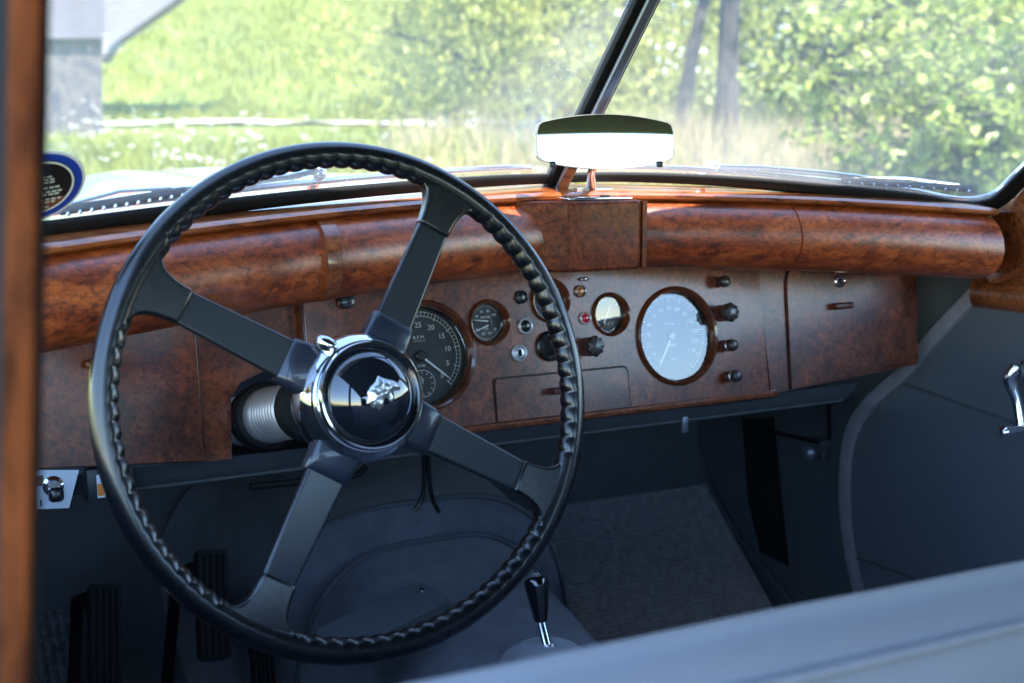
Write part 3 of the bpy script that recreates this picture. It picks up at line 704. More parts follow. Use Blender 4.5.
# speedometer
e, u, v, r, w_ = gauge('speedometer', 'speedometer with pale sky reflection across its glass', 'speed')
bm = bmesh.new()
arc(bm, PF, u, v, w_, r*.90, -55, 235, .0007); ticks(bm, PF, u, v, w_, r*.80, r*.90, -55, 235, 71, .0005); ticks(bm, PF, u, v, w_, r*.76, r*.91, -55, 235, 15, .0010)
for i in range(14):
    a = R(235-20.7*i); text(bm, str(10*i), r*.14, PF.mat(u+r*.64*math.cos(a), v+r*.64*math.sin(a), w_))
text(bm, 'M.P.H.', r*.10, PF.mat(u, v+r*.28, w_)); text(bm, '00000', r*.10, PF.mat(u, v-r*.20, w_)); text(bm, 'TRIP', r*.07, PF.mat(u, v-r*.52, w_))
link('dial_marking', bm, 'white', e, smooth=False); needle(e, u, v, w_, 238, r*.80, .0028, .1, .006)
# small gauges
e, u, v, r, w_ = gauge('combined_gauge', 'small twin needle gauge beside the rev counter', 'sl', .009)
bm = bmesh.new(); ticks(bm, PF, u, v, w_, r*.78, r*.93, 40, 140, 15, .0004); ticks(bm, PF, u, v, w_, r*.78, r*.93, -40, -140, 15, .0004)
for i, s in enumerate(('40', '60', '80', '100')): a = R(145-36*i); text(bm, s, r*.2, PF.mat(u+r*.6*math.cos(a), v+r*.6*math.sin(a), w_))
for i, s in enumerate(('90', '70', '50', '30')): a = R(-145+36*i); text(bm, s, r*.2, PF.mat(u+r*.6*math.cos(a), v+r*.6*math.sin(a), w_))
text(bm, 'WATER', r*.17, PF.mat(u, v+r*.27, w_)); text(bm, 'OIL', r*.2, PF.mat(u, v-r*.3, w_))
link('dial_marking', bm, 'white', e, smooth=False); needle(e, u+r*.2, v+r*.05, w_, 172, r*.95, .0016, 0, .002); needle(e, u+r*.2, v-r*.1, w_, 200, r*.95, .0016, 0, .002)
e, u, v, r, w_ = gauge('fuel_gauge', 'small gauge beside the speedometer with a reflected sky wedge', 'sr', .009)
bm = bmesh.new(); ticks(bm, PF, u, v, w_, r*.75, r*.92, 20, 160, 9, .0006); text(bm, 'PETROL', r*.2, PF.mat(u, v-r*.15, w_)); text(bm, '0  1/2  F', r*.2, PF.mat(u, v-r*.5, w_))
link('dial_marking', bm, 'white', e, smooth=False); needle(e, u-r*.3, v-r*.5, w_, 62, r*1.25, .0018, 0, .002)
e, u, v, r, w_ = gauge('ammeter', 'small gauge half hidden behind the steering wheel rim', 'mid', .009)
bm = bmesh.new(); ticks(bm, PF, u, v, w_, r*.75, r*.92, 20, 160, 9, .0006); text(bm, '30  0  30', r*.2, PF.mat(u, v-r*.3, w_))
link('dial_marking', bm, 'white', e, smooth=False); needle(e, u, v-r*.3, w_, 90, r*1.0, .0016, 0, .002)

# knobs and lamps on the panel ----------------------------------------
def part_empty(name, label=None):
    e = bpy.data.objects.new(name, None); col.objects.link(e); e.parent = dash; e.matrix_parent_inverse = Matrix.Translation(-dash.location); e.empty_display_size = .02
    if label: e['label'] = label
    return e
def knob(px, py, r, L_, flutes=0, base=None, fr=PF, label=None, m='knob'):
    u, v = fr.hit(px, py, L_); e = part_empty('control_knob', label)
    bm = bmesh.new(); lathe(bm, [(r*.45, 0), (r*.42, L_*.5), (r*.5, L_*.55)], fr.mat(u, v, 0), 20)
    lathe(bm, [(r*.95, 0), (r*.95, .0015), (r*.5, .003)], fr.mat(u, v, 0), 24); link('stem', bm, 'knobstem', e)
    if base:
        bm = bmesh.new(); lathe(bm, [(r*1.05, L_*.42), (r*1.05, L_*.52), (r*.9, L_*.56), (r*.6, L_*.56)], fr.mat(u, v, 0), 24); link('collar', bm, 'brushed', e)
    fn = (lambda q, h, a: q*(1+.085*math.cos(flutes*a))) if flutes else None
    bm = bmesh.new(); lathe(bm, [(r*.5, L_*.5), (r*.86, L_*.53), (r*1.0, L_*.62), (r*1.0, L_*.84), (r*.88, L_*.95), (r*.55, L_*1.01), (0, L_*1.03)], fr.mat(u, v, 0), 64, fn)
    link('cap', bm, m, e)
knob(727, 281, .0078, .020, 0, label='small plain knob at the top of the right row')
knob(733, 312, .0118, .026, 9, label='large fluted knob in the right row')
knob(735, 345, .0078, .021, 0, True, label='small knob with bright collar above the lowest')
knob(739, 376, .0078, .022, 0, True, label='lowest small knob with bright collar')
knob(597, 346, .0122, .026, 9, label='large fluted knob under the red lamp')
knob(348, 301, .0085, .012, 0, label='small grey knob left of the rev counter', m='clamp')
M['ring'] = mat('bright_ring', (.72, .74, .78), .42, metal=.55)
def lamp(name, px, py, r, ring, jewel, dome=.5, label=None, hub=False):
    ring = 'ring' if ring == 'chrome' else ring
    u, v = PF.hit(px, py, .003); e = part_empty(name, label)
    bm = bmesh.new(); lathe(bm, [(r*1.0, 0), (r*1.0, .003), (r*.88, .0042), (r*.74, .003), (r*.74, .0005)], PF.mat(u, v, 0), 32); link('ring', bm, ring, e)
    bm = bmesh.new(); q = r*.75
    lathe(bm, [(q, .001), (q*.9, .001+q*dome*.5), (q*.6, .001+q*dome*.85), (0, .001+q*dome)], PF.mat(u, v, 0), 28); link('lens', bm, jewel, e)
    return u, v, e
lamp('push_button', 522, 297, .0082, 'clamp', 'black', .3, 'dark push button with dull ring')
lamp('push_button', 526, 326, .0098, 'chrome', 'black', .5, 'black push button in a bright ring')
u, v, e = lamp('ignition_lock', 520, 353, .0102, 'chrome', 'brushed', .25, 'bright ignition key lock')
bm = bmesh.new(); box(bm, (u, v, .0042), (.0035, .008, .001), PF.mat()); link('keyhole', bm, 'void', e)
lamp('warning_lamp', 581, 291, .0078, 'brushed', 'amber', .4, 'amber warning lamp')
lamp('warning_lamp', 586, 318, .0080, 'chrome', 'red', .55, 'red warning lamp in a white metal ring')
# big rotary lighting switch behind the rim
u, v = PF.hit(551, 346, .004); e = part_empty('lighting_switch')
bm = bmesh.new(); lathe(bm, [(.0185, 0), (.0185, .004), (.0165, .0055), (.0135, .004), (0, .004)], PF.mat(u, v, 0), 40); link('switch_ring', bm, 'black', e)
bm = bmesh.new(); box(bm, (0, 0, .009), (.006, .022, .012), PF.mat(u, v, 0), .002); link('lever', bm, 'black', e)
bm = bmesh.new(); u, v = PF.hit(585, 279, .004); bmesh.ops.create_uvsphere(bm, u_segments=16, v_segments=8, radius=.005, matrix=PF.mat(u, v, .002) @ Matrix.Diagonal((1.5, .5, .7, 1))); link('map_lamp', bm, 'chrome', dash)

# outer panels with glove box lids --------------------------------------
def outer(fr, sign, pxs, door_px, nm):
    pts = [fr.hit(*p) for p in pxs]
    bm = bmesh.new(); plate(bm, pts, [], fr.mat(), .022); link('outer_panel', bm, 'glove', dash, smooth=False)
    lid = [Vector((*fr.hit(*p), 0)) for p in door_px]
    return lid
rpx = [(757, 262), (771, 393), (785, 391.5), (918, 364), (916, 255)]
rlid = outer(RF, 1, rpx, [], 'right')
def lidpoly(fr, px, rad_i, shrink=0):
    P = [Vector(fr.hit(*p)) for p in px]; c = sum(P, Vector((0, 0)))/len(P)
    P = [p+(c-p).normalized()*shrink for p in P]; out = []
    for i, p in enumerate(P):
        r_ = rad_i[i]
        if not r_: out.append(tuple(p)); continue
        a = (P[i-1]-p).normalized(); b = (P[(i+1) % len(P)]-p).normalized()
        s, e_ = p+a*r_, p+b*r_
        for k in range(9):
            t = k/8; out.append(tuple(s*(1-t)**2+p*2*t*(1-t)+e_*t*t))
    return out
px = [(905, 362), (897, 262), (784, 262), (790, 389)]
bm = bmesh.new(); plate(bm, lidpoly(RF, px, [0, .012, .035, .002], -.0025), [], RF.mat(0, 0, .0008), .002); gr = link('glovebox_lid', bm, 'groove', dash, smooth=False)
gr['label'] = 'glove box lid with chrome lock on the passenger side'
bm = bmesh.new(); plate(bm, lidpoly(RF, px, [0, .012, .035, .002], .0), [], RF.mat(0, 0, .005), .006); lo = link('lid_front', bm, 'glove', gr, smooth=False)
bv = lo.modifiers.new('b', 'BEVEL'); bv.width = .0015; bv.segments = 2; bv.limit_method = 'ANGLE'
u, v = RF.hit(840, 281, .006)
bm = bmesh.new(); lathe(bm, [(.009, .005), (.009, .007), (.0075, .008), (.0065, .0068), (0, .0066)], RF.mat(u, v, 0), 28); link('lock', bm, 'chrome', gr)
bm = bmesh.new(); box(bm, (u, v, .0072), (.0015, .008, .001), RF.mat()); link('keyhole', bm, 'void', gr)
def latch(fr, px, py, par):
    u, v = fr.hit(px, py, .012); bm = bmesh.new()
    lathe(bm, [(.0045, .004), (.004, .012), (0, .013)], fr.mat(u, v, 0), 16)
    box(bm, (.008, 0, .015), (.030, .009, .007), fr.mat(u, v, 0), .003, 3); link('handle', bm, 'knobstem', par)
latch(RF, 838, 306, gr)
lpx = [(-30, 330), (-30, 480), (30, 467.5), (204, 461), (233, 457), (303, 440), (300, 262)]
# left panel, the column passes through its notch
notch = [LF.hit(*p) for p in [(232, 459), (231, 398), (240, 383), (262, 372), (290, 366), (306, 366)]]
bm = bmesh.new(); P = [LF.hit(*p) for p in [(-40, 300), (-40, 472), (204, 462)]]+notch+[LF.hit(306, 262)]
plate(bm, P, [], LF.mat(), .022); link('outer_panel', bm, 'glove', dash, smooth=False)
px = [(204, 460.5), (192, 303), (20, 318), (0, 470)]
bm = bmesh.new(); plate(bm, lidpoly(LF, px, [0, .040, .03, 0], -.002), [], LF.mat(0, 0, .0008), .002); gl = link('glovebox_lid', bm, 'groove', dash, smooth=False)
gl['label'] = 'dark glove box lid behind the steering wheel'
bm = bmesh.new(); plate(bm, lidpoly(LF, px, [0, .040, .03, 0], .0), [], LF.mat(0, 0, .004), .005); lo = link('lid_front', bm, 'glove', gl, smooth=False)
bv = lo.modifiers.new('b', 'BEVEL'); bv.width = .0015; bv.segments = 2; bv.limit_method = 'ANGLE'
latch(LF, 92, 364, gl)

# padded roll, lip and top shelf ------------------------------------------
def sweep(x): s = abs(x-CX); return math.sqrt(s*s+.05**2)-.05
def lip(x):   # lower front edge of the lip
    q = sweep(x); s = abs(x-CX); return Vector((x, 1.258-.285*q, 1.2475-.075*s*s-.004*s))
rollprof = [(.010, .001), (-.004, -.002), (-.016, -.012), (-.024, -.028), (-.027, -.044), (-.023, -.060), (-.012, -.073), (.004, -.081), (.030, -.084), (.10, -.084), (.19, -.082)]
def roll_row(x, g=0):
    p = lip(x); return [p+Vector((0, a-g if a < .02 else a, b)) for a, b in rollprof]
X0, X1 = .10, 1.322
def roll_seg(x0, x1, nm='crash_roll', m='roll', g=0, n=40):
    bm = bmesh.new(); rows = [roll_row(x0+(x1-x0)*i/n, g) for i in range(n+1)]
    loft(bm, rows)
    for r_ in (rows[0], rows[-1]): 
        vs = [bm.verts.new(p) for p in r_]; c = bm.verts.new(r_[0]+Vector((0, .1, -.04)))
        for k in range(len(vs)-1): bm.faces.new((vs[k], vs[k+1], c))
    bmesh.ops.remove_doubles(bm, verts=bm.verts, dist=1e-5)
    return link(nm, bm, m, dash, angle=50)
def xroll(px, py):   # where a pixel column meets the roll front
    best = min(((abs((lambda v: 512+FPX*v.dot(RT)/v.dot(FW))(lip(x)+Vector((0, -.027, -.044))-CP)-px), x) for x in [X0+k*.002 for k in range(650)]))
    return best[1]
xa, xb = xroll(325, 245), xroll(803, 232)
xa += .010
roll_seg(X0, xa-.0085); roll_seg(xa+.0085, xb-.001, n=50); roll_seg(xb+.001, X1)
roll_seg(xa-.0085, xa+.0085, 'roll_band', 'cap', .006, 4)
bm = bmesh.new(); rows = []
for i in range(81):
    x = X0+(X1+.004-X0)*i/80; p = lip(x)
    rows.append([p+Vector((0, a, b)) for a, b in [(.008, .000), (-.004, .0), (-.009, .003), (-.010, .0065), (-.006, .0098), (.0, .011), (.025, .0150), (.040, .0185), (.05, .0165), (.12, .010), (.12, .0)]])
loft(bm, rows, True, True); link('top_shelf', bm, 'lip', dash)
bm = bmesh.new(); rows = []
for i in range(60):
    x = .04+i*1.42/59; q_ = lip(min(x, 1.32)); f_ = .10 if x < 1.315 else .0
    rows.append([Vector((x, q_.y+f_, q_.z+.004)), Vector((x, q_.y+.2, q_.z-.004)), Vector((x, 1.60, 1.20)), Vector((x, 1.84, 1.12))])
loft(bm, rows); link('sun_leak_cover', bm, 'kick', body)  # hidden sheet added to stop sun leaking into the footwell
# ashtray block in the middle
y0 = 1.262; bx = [(.690, 1.246), (.742, 1.208), (.838, 1.208), (.845, 1.212), (.852, 1.246), (.852, y0+.03), (.690, y0+.03)]
bm = bmesh.new(); zt, zb = 1.2485, 1.168
rows = []
for z, k in ((zb, .004), (zb+.002, .001), (zb+.02, 0), (zt-.004, 0), (zt, .0015)):
    rows.append([Vector((x+(.01*(zt-z)/.08 if False else 0), y+(k if y < y0 else 0)-(.0), z)) for x, y in bx])
loft(bm, rows, True, True); ob = link('ashtray_housing', bm, 'block', dash, smooth=False)
bv = ob.modifiers.new('b', 'BEVEL'); bv.width = .0015; bv.segments = 2; bv.limit_method = 'ANGLE'
bm = bmesh.new(); box(bm, (.790, 1.227, zt+.0025), (.088, .026, .004), None, .0012); ol = link('ashtray_lid', bm, 'chrome', ob)
bm = bmesh.new(); box(bm, (.797, 1.216, zt+.0055), (.012, .006, .002), None, .0008); link('lid_catch', bm, 'black', ob)
# edge strips of the block
bm = bmesh.new(); prism(bm, [(.8455, 1.2095, zb+.002), (.8515, 1.2095, zb+.002), (.8535, 1.247, zb+.002), (.8475, 1.247, zb+.002)], (0, 0, zt-zb-.003)); link('edge_strip', bm, 'block', ob, smooth=False)

# switch plate and indicator box under the dash edge ------------------------
sp = Frame(at_y(60, 488, 1.255), (1, -.05, 0), (0, .2, 1))
P = [sp.hit(*p) for p in [(20, 470), (20, 510), (69, 508), (79, 470)]]
e = part_empty('ignition_plate', 'bright metal key switch plate under the dash edge')
bm = bmesh.new(); plate(bm, P, [], sp.mat(), .002, True); link('plate', bm, 'satin', e, smooth=False)
u, v = sp.hit(53, 488)
bm = bmesh.new(); lathe(bm, [(.010, 0), (.010, .004), (.007, .006), (.0055, .010), (0, .010)], sp.mat(u, v+.002, 0), 24); link('barrel', bm, 'chrome', e)
bm = bmesh.new(); box(bm, (u+.001, v-.006, .014), (.014, .014, .002), sp.mat(), .004, 3); link('key', bm, 'black', e)
bm = bmesh.new(); u2, v2 = sp.hit(38, 481); box(bm, (u2, v2, .001), (.010, .010, .001), sp.mat()); link('red_mark', bm, 'bezel', e)
bm = bmesh.new(); u2, v2 = sp.hit(40, 503); 
for k in range(2): box(bm, (u2-.004+k*.005, v2, .0012), (.0014, .006, .0006), sp.mat() ); 
link('engraving', bm, 'void', e)
ib = Frame(at_y(115, 484, 1.262), (1, 0, 0), (0, .1, 1)); e = part_empty('indicator_box', 'small black switch box with orange and white mark')
u0, v0 = ib.hit(86, 470); u1, v1 = ib.hit(134, 497)
bm = bmesh.new(); box(bm, ((u0+u1)/2, (v0+v1)/2, -.012), (u1-u0, v0-v1, .026), ib.mat(), .002); link('case', bm, 'plastic', e)
for (pa, pb, pc, pd, mm_) in ((96, 475, 105, 497, 'paper'), (97, 484, 104, 495, 'orange'), (120, 473, 128, 489, 'paper'), (121.5, 475, 126.5, 486, 'plastic')):
    a, b = ib.hit(pa, pb); c, d = ib.hit(pc, pd); bm = bmesh.new(); dz = .0012 if mm_ in ('orange', 'plastic') else .0006
    box(bm, ((a+c)/2, (b+d)/2, .001+dz/2), (c-a, b-d, dz), ib.mat()); link('switch_mark', bm, mm_, e, smooth=False)

# ================================================================== STEERING WHEEL
rk = R(13.78)
WC = Vector((.4064, 1.0087, 1.0895))
WF = Frame(WC, (1, 0, 0), (0, math.sin(rk), math.cos(rk)))
wh = thing('steering_wheel', 'black four spoke steering wheel with serrated grip and chrome hub', 'steering wheel', WC)
wh.rotation_euler = (0, 0, 0)
SP = [59, 148.8, -121.8, -30.6]
Rc, rr_ = .2170, .0118
def angd(a, b): return abs((a-b+180) % 360-180)
bm = bmesh.new(); NS, NT = 1080, 20; rows = []
for i in range(NS):
    th = 360*i/NS; near = min(angd(th, s) for s in SP); fade = sm(8, 11, near)
    bumpv = abs(math.sin(math.pi*th/360*92))
    row = []
    for k in range(NT):
        ph = 2*math.pi*k/NT; inward = max(0, -math.cos(ph)); 
        rad = rr_*(1.0+.05*abs(math.sin(ph))) ; 
        rad -= fade*.0020*(1-bumpv**.8)*sm(.15, .8, inward)
        if inward < .05 and abs(math.sin(ph)) < .2: rad += .0006
        row.append(WF.p((Rc+rad*math.cos(ph))*math.cos(R(th)), (Rc+rad*math.cos(ph))*math.sin(R(th)), rad*.92*math.sin(ph)))
    rows.append(row)
rows.append(rows[0]); loft(bm, rows, True); bmesh.ops.remove_doubles(bm, verts=bm.verts, dist=1e-6); link('rim', bm, 'black', wh, angle=70)
for s in SP:
    Ms = WF.mat() @ Matrix.Rotation(R(s), 4, 'Z')
    # web where the spoke flares into the rim
    bm = bmesh.new(); outl = []
    for sgn in (1, -1):
        seg_ = []
        for k in range(13):
            t = k/12; ang = R((1-t)*10.5+0)*1; 
            # quarter curve from rim inner edge to spoke edge
            x = .2085*math.cos(R(10.5)*(1-t)**1)-(.0385)*t**2.2; y = (.2085*math.sin(R(10.5)))*(1-t)**1.9+.0155*(1-(1-t)**1.9)
            seg_.append((x, sgn*y))
        outl += seg_ if sgn == 1 else seg_[::-1]
    arcp = [(.214*math.cos(R(-10.5+21*k/10)), .214*math.sin(R(-10.5+21*k/10))) for k in range(11)]
    poly = outl+arcp
    for zf in (1,):
        vs_t = [bm.verts.new(Ms @ Vector((x, y, .0072 if x < .205 else .009))) for x, y in poly]; vs_b = [bm.verts.new(Ms @ Vector((x, y, -.0072))) for x, y in poly]
        ft = bm.faces.new(vs_t); bm.faces.new(vs_b[::-1]); n_ = len(poly)
        for i in range(n_): bm.faces.new((vs_t[i], vs_t[(i+1) % n_], vs_b[(i+1) % n_], vs_b[i]))
    ob = link('rim_web', bm, 'black', wh, angle=50); bv = ob.modifiers.new('b', 'BEVEL'); bv.width = .0028; bv.segments = 3; bv.limit_method = 'ANGLE'; bv.angle_limit = R(50)
    bm = bmesh.new()
    pl = [(.050, -.0185), (.172, -.0148), (.172, .0148), (.050, .0185)]
    vt = [bm.verts.new(Ms @ Vector((x, y, .0042+.0016*(x < .1)))) for x, y in pl]; vb = [bm.verts.new(Ms @ Vector((x, y, -.0035))) for x, y in pl]
    bm.faces.new(vt); bm.faces.new(vb[::-1])
    for i in range(4): bm.faces.new((vt[i], vt[(i+1) % 4], vb[(i+1) % 4], vb[i]))
    ob = link('spoke', bm, 'spoke', wh, smooth=False); bv = ob.modifiers.new('b', 'BEVEL'); bv.width = .0024; bv.segments = 3
    bm = bmesh.new()
    pts = [(.040, .0255), (.060, .0235), (.0735, .0225)]
    top = [(.038, .014), (.058, .0125), (.070, .0105), (.0745, .007)]
    rowsb = []
    for x, h in [(.036, .011), (.055, .0115), (.066, .011), (.0735, .009), (.0765, .006)]:
        wdt = .0235-.08*(x-.036); c_ = .0055
        rowsb.append([Ms @ Vector((x, y, z)) for y, z in [(-wdt, -.008), (-wdt, h-c_), (-wdt+c_*.3, h-c_*.3), (-wdt+c_, h), (wdt-c_, h), (wdt-c_*.3, h-c_*.3), (wdt, h-c_), (wdt, -.008)]])
    loft(bm, rowsb, True, True); link('spoke_clamp', bm, 'clamp', wh, angle=45)
bm = bmesh.new(); lathe(bm, [(.026, -.075), (.030, -.070), (.034, -.050), (.048, -.036), (.0560, -.022), (.0580, -.008), (.0570, .006), (.053, .017), (.0485, .0230), (.044, .024)], WF.mat(), 72); link('hub', bm, 'chrome', wh)
bm = bmesh.new(); lathe(bm, [(.0472, .020), (.0474, .0275), (.0462, .0298), (.0446, .0300), (.0436, .0275), (.0436, .021)], WF.mat(), 72); hr = link('button_ring', bm, 'chrome', wh)
bm = bmesh.new(); lathe(bm, [(.0436, .0235), (.0415, .0242), (.0405, .0262), (.0365, .0310), (.0290, .0368), (.0210, .0412), (.0110, .0438), (0, .0446)], WF.mat(), 72); hb = link('horn_button', bm, 'buttonblack', wh, angle=60)
# big cat head emblem in relief
# outline of the head in profile, facing right: ear, brow, nose, open mouth, chin, throat, mane, skull
cat = [(-.2, 1.0), (.02, .84), (.30, .72), (.62, .62), (.92, .45), (1.0, .18), (.90, .02), (.55, .0), (.42, -.12), (.52, -.38), (.40, -.62), (.22, -.58), (.12, -.30),
       (-.02, -.40), (-.12, -.80), (-.34, -.98), (-.52, -.80), (-.62, -.86), (-.78, -.62), (-.98, -.55), (-.86, -.22), (-.88, .10), (-.66, .42), (-.42, .62), (-.32, .80)]
ew, eh, ex, ey = .0175, .0150, .0050, .0010
def inside(x, y):
    c = False; j = len(cat)-1
    for i in range(len(cat)):
        (xi, yi), (xj, yj) = cat[i], cat[j]
        if (yi > y) != (yj > y) and x < (xj-xi)*(y-yi)/(yj-yi)+xi: c = not c
        j = i
    return c
def edged(x, y):
    best = 9; p = Vector((x, y))
    for i in range(len(cat)):
        a, b = Vector(cat[i-1]), Vector(cat[i]); t = max(0, min(1, (p-a).dot(b-a)/(b-a).length_squared)); best = min(best, (p-a-(b-a)*t).length)
    return best
bm = bmesh.new(); NG = 64; gv = {}
for i in range(NG+1):
    for j in range(NG+1):
        x, y = -1.05+2.1*i/NG, -1.05+2.1*j/NG; ins = inside(x, y); d = edged(x, y)
        if not ins and d > .045: continue
        h = (min(1, d/.30)**.6 if ins else -.3)
        h += .26*noise.noise(Vector((x*3.0+y*1.2, y*2.6-x, 2.0)))*min(1, d/.15)*ins
        h -= .5*math.exp(-((x-.36)**2+(y-.42)**2)/.006) - .35*math.exp(-((x-.75)**2+(y-.25)**2)/.02)
        X, Y = ex+x*ew, ey+y*eh
        base = .0446-.0042*((X*X+Y*Y)/.021**2)
        gv[i, j] = bm.verts.new(WF.p(X, Y, base+.0036*h))
for (i, j), v_ in list(gv.items()):
    q_ = [gv.get(k) for k in ((i, j), (i+1, j), (i+1, j+1), (i, j+1))]
    if all(q_): bm.faces.new(q_)
link('cat_emblem', bm, 'emblem', hb, angle=180, face=WF.z)
# small chrome lever on the boss
bm = bmesh.new(); u, v = WF.hit(327, 346, .012)
bmesh.ops.create_uvsphere(bm, u_segments=24, v_segments=14, radius=1, matrix=WF.mat(u, v, .014) @ Matrix.Rotation(R(-38), 4, 'Z') @ Matrix.Diagonal((.0125, .0072, .0085, 1)))
tube(bm, [WF.p(u, v, .012), WF.p(u*.8, v*.8, .005)], [.005, .007], 12); link('control_lever', bm, 'chrome', wh)

# steering column
sc_ = thing('steering_column', 'ribbed metal steering column entering the dashboard behind the wheel', 'column', WF.p(0, 0, -.2))
bm = bmesh.new(); lathe(bm, [(.020, -.07), (.021, -.14), (.020, -.19)], WF.mat(), 32); link('inner_tube', bm, 'satin', sc_)
bm = bmesh.new(); lathe(bm, [(.018, -.128), (.030, -.130), (.0325, -.136), (.0325, -.146), (.030, -.151), (.018, -.153)], WF.mat(), 40); link('collar', bm, 'rubber', sc_)
prof = []
for k in range(109):
    t = k/108; prof.append((.0238+.0050*abs(math.sin(t*math.pi*8))**.7, -.165-.075*t))
bm = bmesh.new(); lathe(bm, [(.02, -.164)]+prof+[(.0290, -.243), (.0300, -.250), (.0300, -.262), (.029, -.268), (.029, -.36)], WF.mat(), 48); link('ribbed_sleeve', bm, 'ribs', sc_, angle=60)
bm = bmesh.new(); lathe(bm, [(.0305, -.262), (.035, -.264), (.037, -.275), (.035, -.30)], WF.mat(), 40); link('outer_tube', bm, 'rubber', sc_)
bm = bmesh.new(); tube(bm, [WF.p(0, 0, -.30), WF.p(0, 0, -.85)], .028, 24); link('lower_tube', bm, 'rubber', sc_)

# ================================================================== WINDSCREEN
ws = thing('windscreen', 'split vintage windscreen with black rubber surround and slanted divider', 'windscreen', (CX, 1.30, 1.26))
P0 = Vector((CX, 1.300, 1.262)); rakev = Vector((0, -.68, .735)).normalized()
dR = Vector((.575, -.165, -.026)).normalized(); dL = Vector((-.575, -.165, -.026)).normalized()
nR = dR.cross(rakev).normalized(); nL = rakev.cross(dL).normalized()
def wr(x, y, off=0): return on(x, y, P0+nR*off, nR)
def wl(x, y, off=0): return on(x, y, P0+nL*off, nL)
def band(bm, pts, n, hw, th):
    """flat rounded rubber band swept along pts on a plane with normal n"""
    rows = []
    for i, p in enumerate(pts):
        t = (pts[min(i+1, len(pts)-1)]-pts[max(i-1, 0)]).normalized(); s = n.cross(t).normalized()
        hw_ = hw(i/(len(pts)-1)) if callable(hw) else hw
        rows.append([p+s*a*hw_+n*b*th for a, b in [(-1, -.6), (-1, .4), (-.8, .8), (-.3, .85), (0, 1.1), (.3, .85), (.8, .8), (1, .4), (1, -.6)]])
    loft(bm, rows, True, True)
rp = bez([wr(*p) for p in [(548, 178.5), (600, 177), (660, 178), (730, 181.5), (800, 187.5), (870, 195), (920, 201.5), (955, 208), (980, 208), (1000, 200), (1024, 177), (1060, 143), (1110, 95), (1180, 25), (1250, -50)]], 5)
lp = bez([wl(*p) for p in [(556, 178.5), (500, 180.5), (430, 185.5), (350, 192.5), (270, 201), (190, 211), (110, 221.5), (40, 231), (-30, 240), (-110, 251)]], 5)
bm = bmesh.new(); band(bm, rp, nR, lambda f: .0062+.0066*sm(.05, .6, f), .004); band(bm, lp, nL, lambda f: .0064+.0036*f, .004); link('rubber_seal', bm, 'rubber', ws, angle=50)
# thin bright strip outside of the seal
def pane(pts, n, nm):
    bm = bmesh.new(); prism(bm, [Vector(p)-n*.0005 for p in pts], n*-.004); return link(nm, bm, 'windscreen', ws, smooth=False)
Hh = .31
brr = [p for p in rp]; tr_ = [P0+rakev*(Hh+.07)+dR*.60, P0+rakev*Hh+dR*.008]
pane([P0+dR*.008+rakev*.004]+[rp[i]+rakev*.002 for i in range(8, 55, 3)]+tr_, nR, 'glass_pane')
pane([P0+dL*.72-rakev*.0+Vector((0, 0, .005)), P0+dL*.008+rakev*.004, P0+rakev*Hh+dL*.008, P0+rakev*(Hh+.07)+dL*.72], nL, 'glass_pane')
# divider: chrome outside, black rubber, slim inner bar
inn = Vector((0, -1, 0)); inn = (inn-rakev*inn.dot(rakev)).normalized()
def bar(nm, m, x0, x1, d0, d1, l0=-.015, l1=.32, bev=.0015, lab=None):
    bm = bmesh.new(); vs = []
    pr = [P0+Vector((x, 0, 0))+inn*d+rakev*l0 for x, d in [(x0, d0), (x1, d0), (x1, d1), (x0, d1)]]
    prism(bm, pr, rakev*(l1-l0)); o = link(nm, bm, m, ws, smooth=False); bv = o.modifiers.new('b', 'BEVEL'); bv.width = bev; bv.segments = 2
bar('outer_bead', 'chrome', -.009, .009, -.012, -.004, bev=.003)
bar('divider_seal', 'rubber', -.0145, .0145, -.004, .010)
bar('divider_bar', 'satin', -.0065, .0075, .0105, .0175, bev=.003)
bar('wood_fillet', 'lip', -.006, .007, .0178, .0195, -.01, .085, .0005)
# header rail above the glass
bm = bmesh.new()
for d, n in ((dL, nL), (dR, nR)):
    a, b = P0+rakev*Hh, P0+rakev*(Hh+.07)+d*.62
    tube(bm, [a-d*.005, b], .012, 12)
link('header_rail', bm, 'header', ws)
# outer moulding of the glass base (chrome strip glimpsed outside at the left)
bm = bmesh.new(); tube(bm, [p-nL*.014+rakev*.006 for p in lp[2:]], .0035, 8); tube(bm, [p-nR*.014+rakev*.004 for p in rp[2:52]], .0035, 8); link('outer_moulding', bm, 'chrome', ws)

# round sticker inside the left pane
stc = wl(37, 184, .004); SF = Frame(stc, -dL, rakev)
SF = Frame(stc, nL.cross(rakev)*-1 if nL.cross(rakev).x < 0 else nL.cross(rakev), rakev)
if SF.z.dot(FW) > 0: SF = Frame(stc, -SF.x, rakev)
stk = thing('round_sticker', 'round blue rimmed sticker in the lower left of the windscreen', 'sticker', stc)
rs = .0385
SF.o = SF.o + SF.z*.004
for nm, m, ra, rb, w_ in (('white_border', 'paper', 1.0, .0, .0), ('blue_ring', 'blue', .93, .0, .0005), ('black_field', 'stickerblack', .76, 0, .0010), ('lower_field', 'stickerorange', 0, 0, .0013), ('inner_line', 'paper', .74, .70, .0016)):
    bm = bmesh.new()
    if nm == 'lower_field': 
        pts = [(rs*.74*math.cos(R(a)), rs*.74*math.sin(R(a))) for a in range(205, 336, 6)]; plate(bm, pts, [], SF.mat(0, 0, w_), .0004)
    elif rb: plate(bm, circ(0, 0, rs*ra), [circ(0, 0, rs*rb)], SF.mat(0, 0, w_), .0004)
    else: plate(bm, circ(0, 0, rs*ra), [], SF.mat(0, 0, w_), .0005, True)
    link(nm, bm, m, stk, smooth=False)
bm = bmesh.new()
